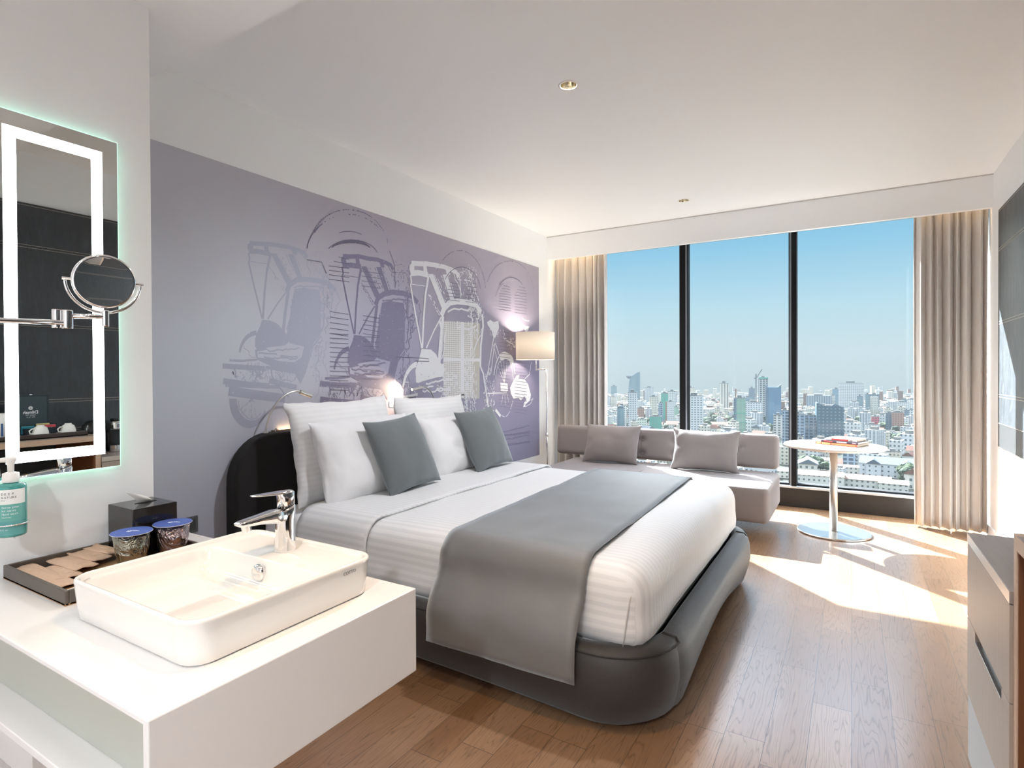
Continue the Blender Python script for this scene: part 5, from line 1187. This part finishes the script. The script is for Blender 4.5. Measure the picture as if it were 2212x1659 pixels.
for z in (.33, .58): obj('net_band', bx(-w*.52, w*.56, -dp*.52, dp*.52, h*z, h*z+h*.02), FM['net'], t)
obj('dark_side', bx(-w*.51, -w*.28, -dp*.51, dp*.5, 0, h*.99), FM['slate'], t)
def crane(px, pyb, pyt, jib, label, up=False):
    c = pix(px, pyb); dist = (c-EYE).dot(_F); q = EYE + (_F + _R*((px-1106)/FPX) - _U*((pyt-CYPX)/FPX))*dist; h = q.z-GZ; k = dist/900
    t = empty('tower_crane', (c.x, c.y, GZ), -math.atan2(c.x, c.y), local=True); tag(t, label, 'crane', 'tower cranes over the building sites')
    cm = flatm('crane_orange', (.55, .25, .12) if not up else (.25, .30, .34))
    obj('mast', bx(-k, k, -k, k, 0, h), cm, t)
    if up: obj('jib', tube([(0, 0, h*.88), (jib*dist/FPX, 0, h*.88+1.7*abs(jib)*dist/FPX)], k*.8, 6), cm, t); obj('counter_jib', tube([(0, 0, h*.88), (-.3*jib*dist/FPX, 0, h*.9)], k, 6), cm, t)
    else: obj('jib', bx(-.6*jib*dist/FPX, jib*dist/FPX, -k*.6, k*.6, h*.93, h*.95), cm, t)
crane(A(1555, 0)[0], A(0, 690)[1], A(0, 400)[1], 9, 'orange tower crane above the pale green tower')
crane(A(1775, 0)[0], A(0, 680)[1], A(0, 240)[1], 12, 'grey luffing crane beside the concrete frame tower', True)
crane(A(800, 0)[0], A(0, 770)[1], A(0, 540)[1], 5, 'small orange crane in front of the green-netted tower')
bA(1662, 1830, 790, 552, FM['hotel'], 'white office block right of the pale green tower', name='office_block')
bA(1700, 1760, 640, 400, FM['slate'], 'dark blue slab behind the crane')
t, w, dp, h = bA(1805, 1900, 760, 300, FM['frame'], 'concrete frame tower under construction with a green top')
obj('green_top', bx(-w*.45, w*.52, -dp*.5, dp*.5, h, h+w*.25), FM['net'], t)
t, w, dp, h = bA(1885, 2040, 840, 385, FM['blue'], 'blue glass office tower with raised corner fins', roofkit=False)
obj('left_fin', prism([(-w*.5, 0), (-w*.32, 0), (-w*.32, h), (-w*.5, h*1.06)], dp*1.02, Matrix(((1, 0, 0, 0), (0, 0, 1, -dp*.52), (0, 1, 0, 0), (0, 0, 0, 1)))), FM['slate'], t)
obj('right_fin', prism([(w*.3, h), (w*.5, h), (w*.5, h*1.07), (w*.42, h*1.05)], dp*1.02, Matrix(((1, 0, 0, 0), (0, 0, 1, -dp*.52), (0, 1, 0, 0), (0, 0, 0, 1)))), FM['teal'], t)
bA(1970, 2062, 940, 690, FM['balc'], 'white and black striped block left of the second window bar', name='office_block')
bA(2066, 2130, 1000, 640, FM['grid'], 'slate blue tower hard against the second window bar', name='office_block')
# seen through the right-hand pane
bB(110, 240, 560, 445, FM['villa'], 'cluster of pale low blocks at the left of the right pane', name='office_block')
bB(250, 515, 640, 418, FM['grey'], 'wide grey ribbed office slab below the white tower', name='office_block')
bB(516, 572, 640, 415, FM['white'], 'white end tower of the wide grey slab', name='office_block')
bB(548, 632, 620, 340, FM['teal'], 'pale blue glass tower left of the big white tower')
bB(634, 895, 650, 268, FM['white'], 'very large white square hotel tower dominating the right pane', name='hotel')
bB(842, 898, 660, 425, FM['teal'], 'narrow blue tower in front of the big white hotel tower')
bB(940, 990, 640, 400, FM['teal'], 'left one of the twin grey-blue towers')
bB(992, 1095, 640, 402, FM['slate'], 'right, wider one of the twin grey-blue towers')
bB(1295, 1450, 650, 495, FM['white'], 'row of white housing blocks near the right curtain', name='housing_block')
bB(1452, 1540, 640, 462, FM['white'], 'white housing tower beside the right curtain', name='housing_block')
bB(1370, 1450, 590, 460, FM['slate'], 'dark distant block above the white housing row', name='office_block')
t, w, dp, h = bB(352, 660, 1010, 560, FM['dark'], 'dark glass office tower with a slanted open crown', roofkit=False, rz=.12)
obj('slanted_crown', prism([(-w*.5, h), (w*.5, h), (w*.5, h*1.02), (w*.15, h*1.11), (w*.0, h*1.04), (-w*.2, h*1.06), (-w*.5, h*1.13)], 1.5, Matrix(((1, 0, 0, 0), (0, 0, 1, -dp*.5), (0, 1, 0, 0), (0, 0, 0, 1)))), FM['dark'], t)
obj('side_crown', prism([(-dp*.5, h), (dp*.5, h), (dp*.5, h*1.13), (-dp*.5, h*1.13)], 1.5, Matrix(((0, 0, 1, -w*.5), (1, 0, 0, 0), (0, 1, 0, 0), (0, 0, 0, 1)))), FM['slate'], t)
obj('penthouse', lathe([(w*.16, h), (w*.16, h*1.07)], 24), WHR, t)
bB(20, 205, 1000, 640, FM['grid'], 'blue-grey gridded office block beside the second window bar', name='office_block')
bB(206, 345, 990, 655, FM['grid'], 'blue-grey gridded block joined to the dark glass tower', name='office_block')
bB(1185, 1262, 820, 625, FM['slate'], 'dark block left of the brick block', name='office_block')
bB(1264, 1385, 830, 618, FM['brick'], 'brick-red housing block near the right curtain', name='housing_block')
bB(1015, 1095, 800, 668, FM['red'], 'bright red building frame above the white box building', name='red_frame_building')
bB(940, 1096, 900, 762, FM['white'], 'plain white box building with a blank side wall', name='office_block')
bB(1408, 1455, 770, 590, FM['slate'], 'dark narrow block beside the right curtain', name='office_block')
bB(1456, 1510, 760, 585, FM['white'], 'white narrow block partly behind the right curtain', name='office_block')
bB(85, 192, 1210, 905, FM['balc'], 'cream balcony block under the edge of the round table', name='apartment_block')
bB(680, 812, 1290, 1075, FM['grid'], 'blue-grey block behind the table post', name='office_block')
bB(812, 930, 1290, 1085, FM['white'], 'white terrace block with slanted balconies right of the table post', name='apartment_block')
bB(925, 1200, 1210, 1080, FM['villa'], 'long cream apartment row behind the dormitory', name='apartment_block')
bB(1196, 1345, 1215, 1085, FM['cream'], 'yellow-cream house with a small tan roof behind the dormitory', name='apartment_block')
bB(835, 978, 960, 880, FM['white'], 'small white arcaded block right of the books', name='office_block')
def house(px0, px1, pyb, pyt, wall, roof, rh, label, depth=12, name='gabled_house', rz=None, wings=()):
    t, w, dp, h = building(px0, px1, pyb, pyt, wall, label, depth=depth, name=name, rz=rz, roofkit=False)
    obj('roof', gable(newbm(), -w/2, w/2, -dp/2, dp/2, h, rh), roof, t)
    for x0, x1 in wings:
        obj('gable_wing', bx(x0*w, x1*w, -dp/2-2.5, -dp/2+1, 0, h), wall, t); obj('wing_roof', gable(newbm(), x0*w, x1*w, -dp/2-2.8, dp*.2, h, rh*.8, .3), roof, t)
    return t
house(*[B(925, 0)[0], B(1620, 0)[0], B(0, 1400)[1], B(0, 1240)[1]], FM['dorm'], BLUER, 5, 'long white dormitory with blue-grey gabled roof right of the table', 22, 'dormitory', wings=((-.40, -.18), (.10, .3)))
house(*[B(590, 0)[0], B(790, 0)[0], B(0, 1260)[1], B(0, 1230)[1]], FM['villa'], RED, 4, 'low house with bright red roof right of the table post', 16)
house(*[B(590, 0)[0], B(915, 0)[0], B(0, 1350)[1], B(0, 1268)[1]], FM['villa'], WHR, 1.2, 'cream flat-topped villa right of the table post', 14)
house(*[B(100, 0)[0], B(640, 0)[0], B(0, 1500)[1], B(0, 1370)[1]], FM['villa'], TERR, 3, 'long cream villa with faded terracotta roof left of the table post', 16)
house(*[B(700, 0)[0], B(1200, 0)[0], B(0, 1520)[1], B(0, 1425)[1]], FM['villa'], TERR, 3, 'long cream villa with faded terracotta roof right of the table post', 16)
house(*[B(1120, 0)[0], B(1420, 0)[0], B(0, 1560)[1], B(0, 1470)[1]], FM['villa'], TANR, 2.5, 'cream villa stepping down beside the trees at lower right', 14)
house(*[B(190, 0)[0], B(1600, 0)[0], B(0, 1640)[1], B(0, 1590)[1]], FM['villa'], GREYR, 3, 'very long low building with grey roof just above the window sill', 20, 'long_roof_building')
house(*[B(190, 0)[0], B(520, 0)[0], B(0, 1270)[1], B(0, 1180)[1]], FM['villa'], GREYR, 2, 'white villa with grey roof left of the table post', 14)
house(*[B(-120, 0)[0], B(90, 0)[0], B(0, 1400)[1], B(0, 1320)[1]], FM['villa'], GREYR, 2.5, 'pale house behind the second window bar', 14)
house(*[A(1440, 0)[0], A(1640, 0)[0], A(0, 845)[1], A(0, 800)[1]], FM['villa'], RED, 4, 'white house with red tiled roof left of the pale green tower', 16)
house(*[A(1262, 0)[0], A(1450, 0)[0], A(0, 830)[1], A(0, 790)[1]], FM['villa'], RED, 4, 'long white house with red roof above the sofa cushion', 16)
house(*[A(800, 0)[0], A(935, 0)[0], A(0, 830)[1], A(0, 790)[1]], FM['villa'], RED, 5, 'wide red-roofed house left of the first window bar', 18)

# ground, trees, and the countless low houses
M = Mat('city_ground', rough=.9, spec=.1); v = M.coord((.012, .012, .012)); n = M.noise(v, 1, 5, .6); n2 = M.noise(M.coord((.12, .12, .12)), 1, 4)
M.base(M.mix(n2, M.mix(n, (.007, .012, .005), (.020, .020, .017)), (.016, .016, .014)))
bm = newbm(); vs = [bm.verts.new(p) for p in ((-2600, 30, GZ-.2), (1800, 30, GZ-.2), (1800, 2050, GZ-.2), (-2600, 2050, GZ-.2))]; bm.faces.new(vs)
bmesh.ops.subdivide_edges(bm, edges=bm.edges, cuts=6, use_grid_fill=True)
struct(obj('ground', bm, M.m))
rnd = random.Random(42)
LEAF = [flatm('tree_green', (.06, .12, .04), .9), flatm('tree_olive', (.10, .15, .06), .9), flatm('tree_dark', (.045, .09, .04), .9)]
def free(x, y, r):
    return all((x-a)**2+(y-b)**2 > (r+c)**2 for a, b, c in TAKEN)
def tree_src(name, mat, seed, cat_label):
    r_ = random.Random(seed); bm = newbm()
    for _ in range(7):
        c = Vector((r_.uniform(-2.6, 2.6), r_.uniform(-2.6, 2.6), r_.uniform(5, 9))); s_ = r_.uniform(2.2, 3.4)
        g0 = len(bm.verts); bmesh.ops.create_icosphere(bm, subdivisions=2, radius=s_, matrix=Matrix.Translation(c)); bm.verts.ensure_lookup_table()
        for vv in bm.verts[g0:]: vv.co += (vv.co-c).normalized()*noise.noise(vv.co*.9)*1.1
    return bm
def plant(px, py, k, label, kind=0):
    c = pix(px, py)
    t = empty('tree', (c.x, c.y, GZ), rnd.uniform(0, 6), local=True); tag(t, label, 'tree', 'leafy trees between the houses'); t.scale = (k, k, k)
    o = obj('crown', tree_src('crown', None, kind+3, ''), LEAF[kind % 3], t, smooth=False); obj('trunk', lathe([(.35, 0), (.25, 6)], 6), DARKWOOD, t); return t
src = [plant(B(1440, 0)[0], B(0, 1435)[1], 1.3, 'tall feathery tree in front of the dormitory by the right curtain', 1), plant(B(230, 0)[0], B(0, 1310)[1], 1.2, 'broad olive tree above the terracotta-roofed villa', 1), plant(B(1440, 0)[0], B(0, 1500)[1], 1.3, 'dark round tree at the lower right corner of the window', 2)]
USED = set()
def beside(px, py, what):
    ms = sorted(MARKS, key=lambda q: (q[0]-px)**2 + (2.2*(q[1]-py))**2); dx, dy = px-ms[0][0], py-ms[0][1]; nm_ = lambda q: ' '.join(q[2].split()[:5])
    rel = ('right of' if dx > 0 else 'left of') if abs(dx) > 1.6*abs(dy) else ('in front of' if dy > 0 else 'behind')
    cands = [what+rel+' the '+' '.join(ms[0][2].split()[:7])] + [what+'between the '+nm_(ms[i])+' and the '+nm_(ms[j]) for i, j in ((0, 1), (0, 2), (1, 2), (0, 3), (1, 3), (2, 3), (0, 4), (1, 4), (2, 4), (3, 4), (0, 5), (1, 5), (2, 5), (0, 6), (1, 6))]
    cands += [what+'close to the '+nm_(ms[i]) for i in range(5)]
    for c in cands:
        if c not in USED and len(c.split()) <= 16 : USED.add(c); return c
    return cands[0]
def treecopy(s_, x, y, k, label, rz):
    t = s_.copy(); COL.objects.link(t); t.location = (x, y, GZ); t.scale = (k, k, k*rnd.uniform(.7, 1)); t.rotation_euler = (0, 0, rz); t['label'] = label
    for ch in s_.children:
        c = ch.copy(); COL.objects.link(c); c.parent = t
pts = []
for (ax, ay) in ((250, 1300), (330, 1290), (400, 1310), (470, 1320), (1000, 900), (1060, 890), (1120, 920), (1180, 950), (1240, 940), (1300, 970), (1370, 980), (1420, 950), (1130, 830), (1200, 820), (1300, 850), (1440, 880), (1470, 870), (1100, 960), (1200, 1000), (1420, 1440), (1470, 1430), (1380, 1330), (800, 860), (760, 880), (720, 660), (1450, 1030)): pts.append(B(ax, ay))
for (ax, ay) in ((1230, 800), (1240, 830), (1260, 850), (1290, 770), (1330, 750), (1360, 760), (1420, 740), (1700, 790), (1740, 800), (1780, 780), (1850, 760), (1900, 790), (1920, 880), (1820, 870), (2040, 870), (2080, 900), (1560, 780), (600, 790), (580, 850)): pts.append(A(ax, ay))
for i, (px, py) in enumerate(pts):
    c = pix(px, py); k = rnd.uniform(.9, 1.4)
    if not free(c.x, c.y, 2): continue
    treecopy(src[i % 3], c.x, c.y, k, beside(px, py, 'leafy green tree '), rnd.uniform(0, 6)); TAKEN.append((c.x, c.y, 3))
# low houses
KINDS = []
def lowhouse(kind):
    w, d, h = [(11, 9, 8), (15, 11, 12), (9, 9, 16), (18, 12, 7), (12, 10, 20)][kind]
    nm, lab, cat, grp = [('low_house', 'small red-roofed house among many beyond the window', 'house', 'small red-roofed houses of the city'), ('flat_block', 'low white flat-roofed block among many beyond the window', 'building', 'low white flat-roofed blocks of the city'), ('narrow_block', 'narrow cream town block among many beyond the window', 'building', 'narrow cream town blocks of the city'), ('shed', 'grey-roofed hall among many beyond the window', 'building', 'grey-roofed halls of the city'), ('mid_rise', 'pale mid-rise block among many beyond the window', 'building', 'pale mid-rise blocks of the city')][kind]
    t = empty(nm, (0, 0, GZ), 0, local=True); tag(t, lab, cat, grp)
    obj('walls', bx(-w/2, w/2, -d/2, d/2, 0, h), FM[('villa', 'white', 'cream', 'villa', 'pale')[kind]], t)
    if kind in (0, 3): obj('roof', gable(newbm(), -w/2, w/2, -d/2, d/2, h, 3), (RED, None, None, SHED)[kind], t)
    else: obj('roof_room', bx(-w*.3, w*.1, -d*.3, d*.2, h, h+2.5), WHR, t)
    return t, max(w, d)*.55
KINDS = [lowhouse(k) for k in range(5)]; first = [True]*5; count = 0
for att in range(9000):
    if count >= 460: break
    px = rnd.uniform(1300, 1985) if count < 300 else rnd.uniform(1120, 2130); py = 871 + (212 if count < 300 else 240)*rnd.random()**(2.1 if count < 300 else 1.3)
    if count < 300 and px < 1690 and py > 945: continue
    c = pix(px, py); k = rnd.choices(range(5), (4, 5, 3, 2, 2))[0]
    src_, r_ = KINDS[k]; s_ = rnd.uniform(.8, 1.35)
    if not free(c.x, c.y, r_*s_): continue
    TAKEN.append((c.x, c.y, r_*s_)); count += 1
    if first[k]: t = src_; first[k] = False
    else:
        t = src_.copy(); COL.objects.link(t)
        for ch in src_.children: q = ch.copy(); COL.objects.link(q); q.parent = t
    t['label'] = ('red-roofed low house ', 'low white flat-roofed block ', 'narrow cream town block ', 'low grey-roofed hall ', 'pale mid-rise block ')[k]
    t['label'] = beside(px, py, t['label'])
    t.location = (c.x, c.y, GZ); t.rotation_euler = (0, 0, rnd.choice((0, PI/2))+rnd.uniform(-.3, .3)-.2); t.scale = (s_, s_, s_*rnd.uniform(.8, 1.3))
# the uncountable far roofs near the haze line
bm = newbm()
for _ in range(3200):
    px = rnd.uniform(1150, 2120); py = 861 + 40*rnd.random()**1.4; c = pix(px, py); w = rnd.uniform(6, 16); h = rnd.uniform(6, 18) * (1 if rnd.random() < .93 else 2.4); a_ = rnd.uniform(-.6, .6)
    if not free(c.x, c.y, 5): continue
    box(bm, -w/2, w/2, -w*.4, w*.4, 0, h, M=Matrix.Translation((c.x, c.y, GZ)) @ Matrix.Rotation(a_, 4, 'Z'), mi=rnd.randrange(5))
for _ in range(500):
    px = rnd.uniform(1250, 2040); py = 866 + 60*rnd.random(); c = pix(px, py)
    if not free(c.x, c.y, 4): continue
    bmesh.ops.create_icosphere(bm, subdivisions=1, radius=rnd.uniform(4, 8), matrix=Matrix.Translation((c.x, c.y, GZ+4)) @ Matrix.Diagonal((1.3, 1.3, .8, 1)))
o = obj('distant_rooftops', bm, [FM['white'], FM['cream'], FM['villa'], flatm('far_red', (.33, .15, .10)), FM['pale'], LEAF[1]]); tag(o, 'hazy carpet of distant rooftops and trees below the skyline', 'buildings', kind='stuff')
for p in o.data.polygons:
    if len(p.vertices) == 3: p.material_index = 5
# haze lying over the city
hz = Mat('city_haze'); hz.N.remove(hz.b); vs_ = hz.n('ShaderNodeVolumeScatter'); vs_.inputs['Color'].default_value = (.86, .95, 1, 1); vs_.inputs['Density'].default_value = .000028; vs_.inputs['Anisotropy'].default_value = 0
va_ = hz.n('ShaderNodeVolumeAbsorption'); va_.inputs['Color'].default_value = (0, 0, 0, 1); va_.inputs['Density'].default_value = .00028; ad_ = hz.n('ShaderNodeAddShader')
hz.link(vs_.outputs[0], ad_.inputs[0]); hz.link(va_.outputs[0], ad_.inputs[1]); hz.link(ad_.outputs[0], hz.out.inputs['Volume'])
HAZE = True
if HAZE:
    o = obj('city_haze', bx(-2600, 1800, 60, 2100, GZ-1, 60), hz.m); tag(o, 'thin pale haze hanging over the distant city', 'haze', kind='stuff')
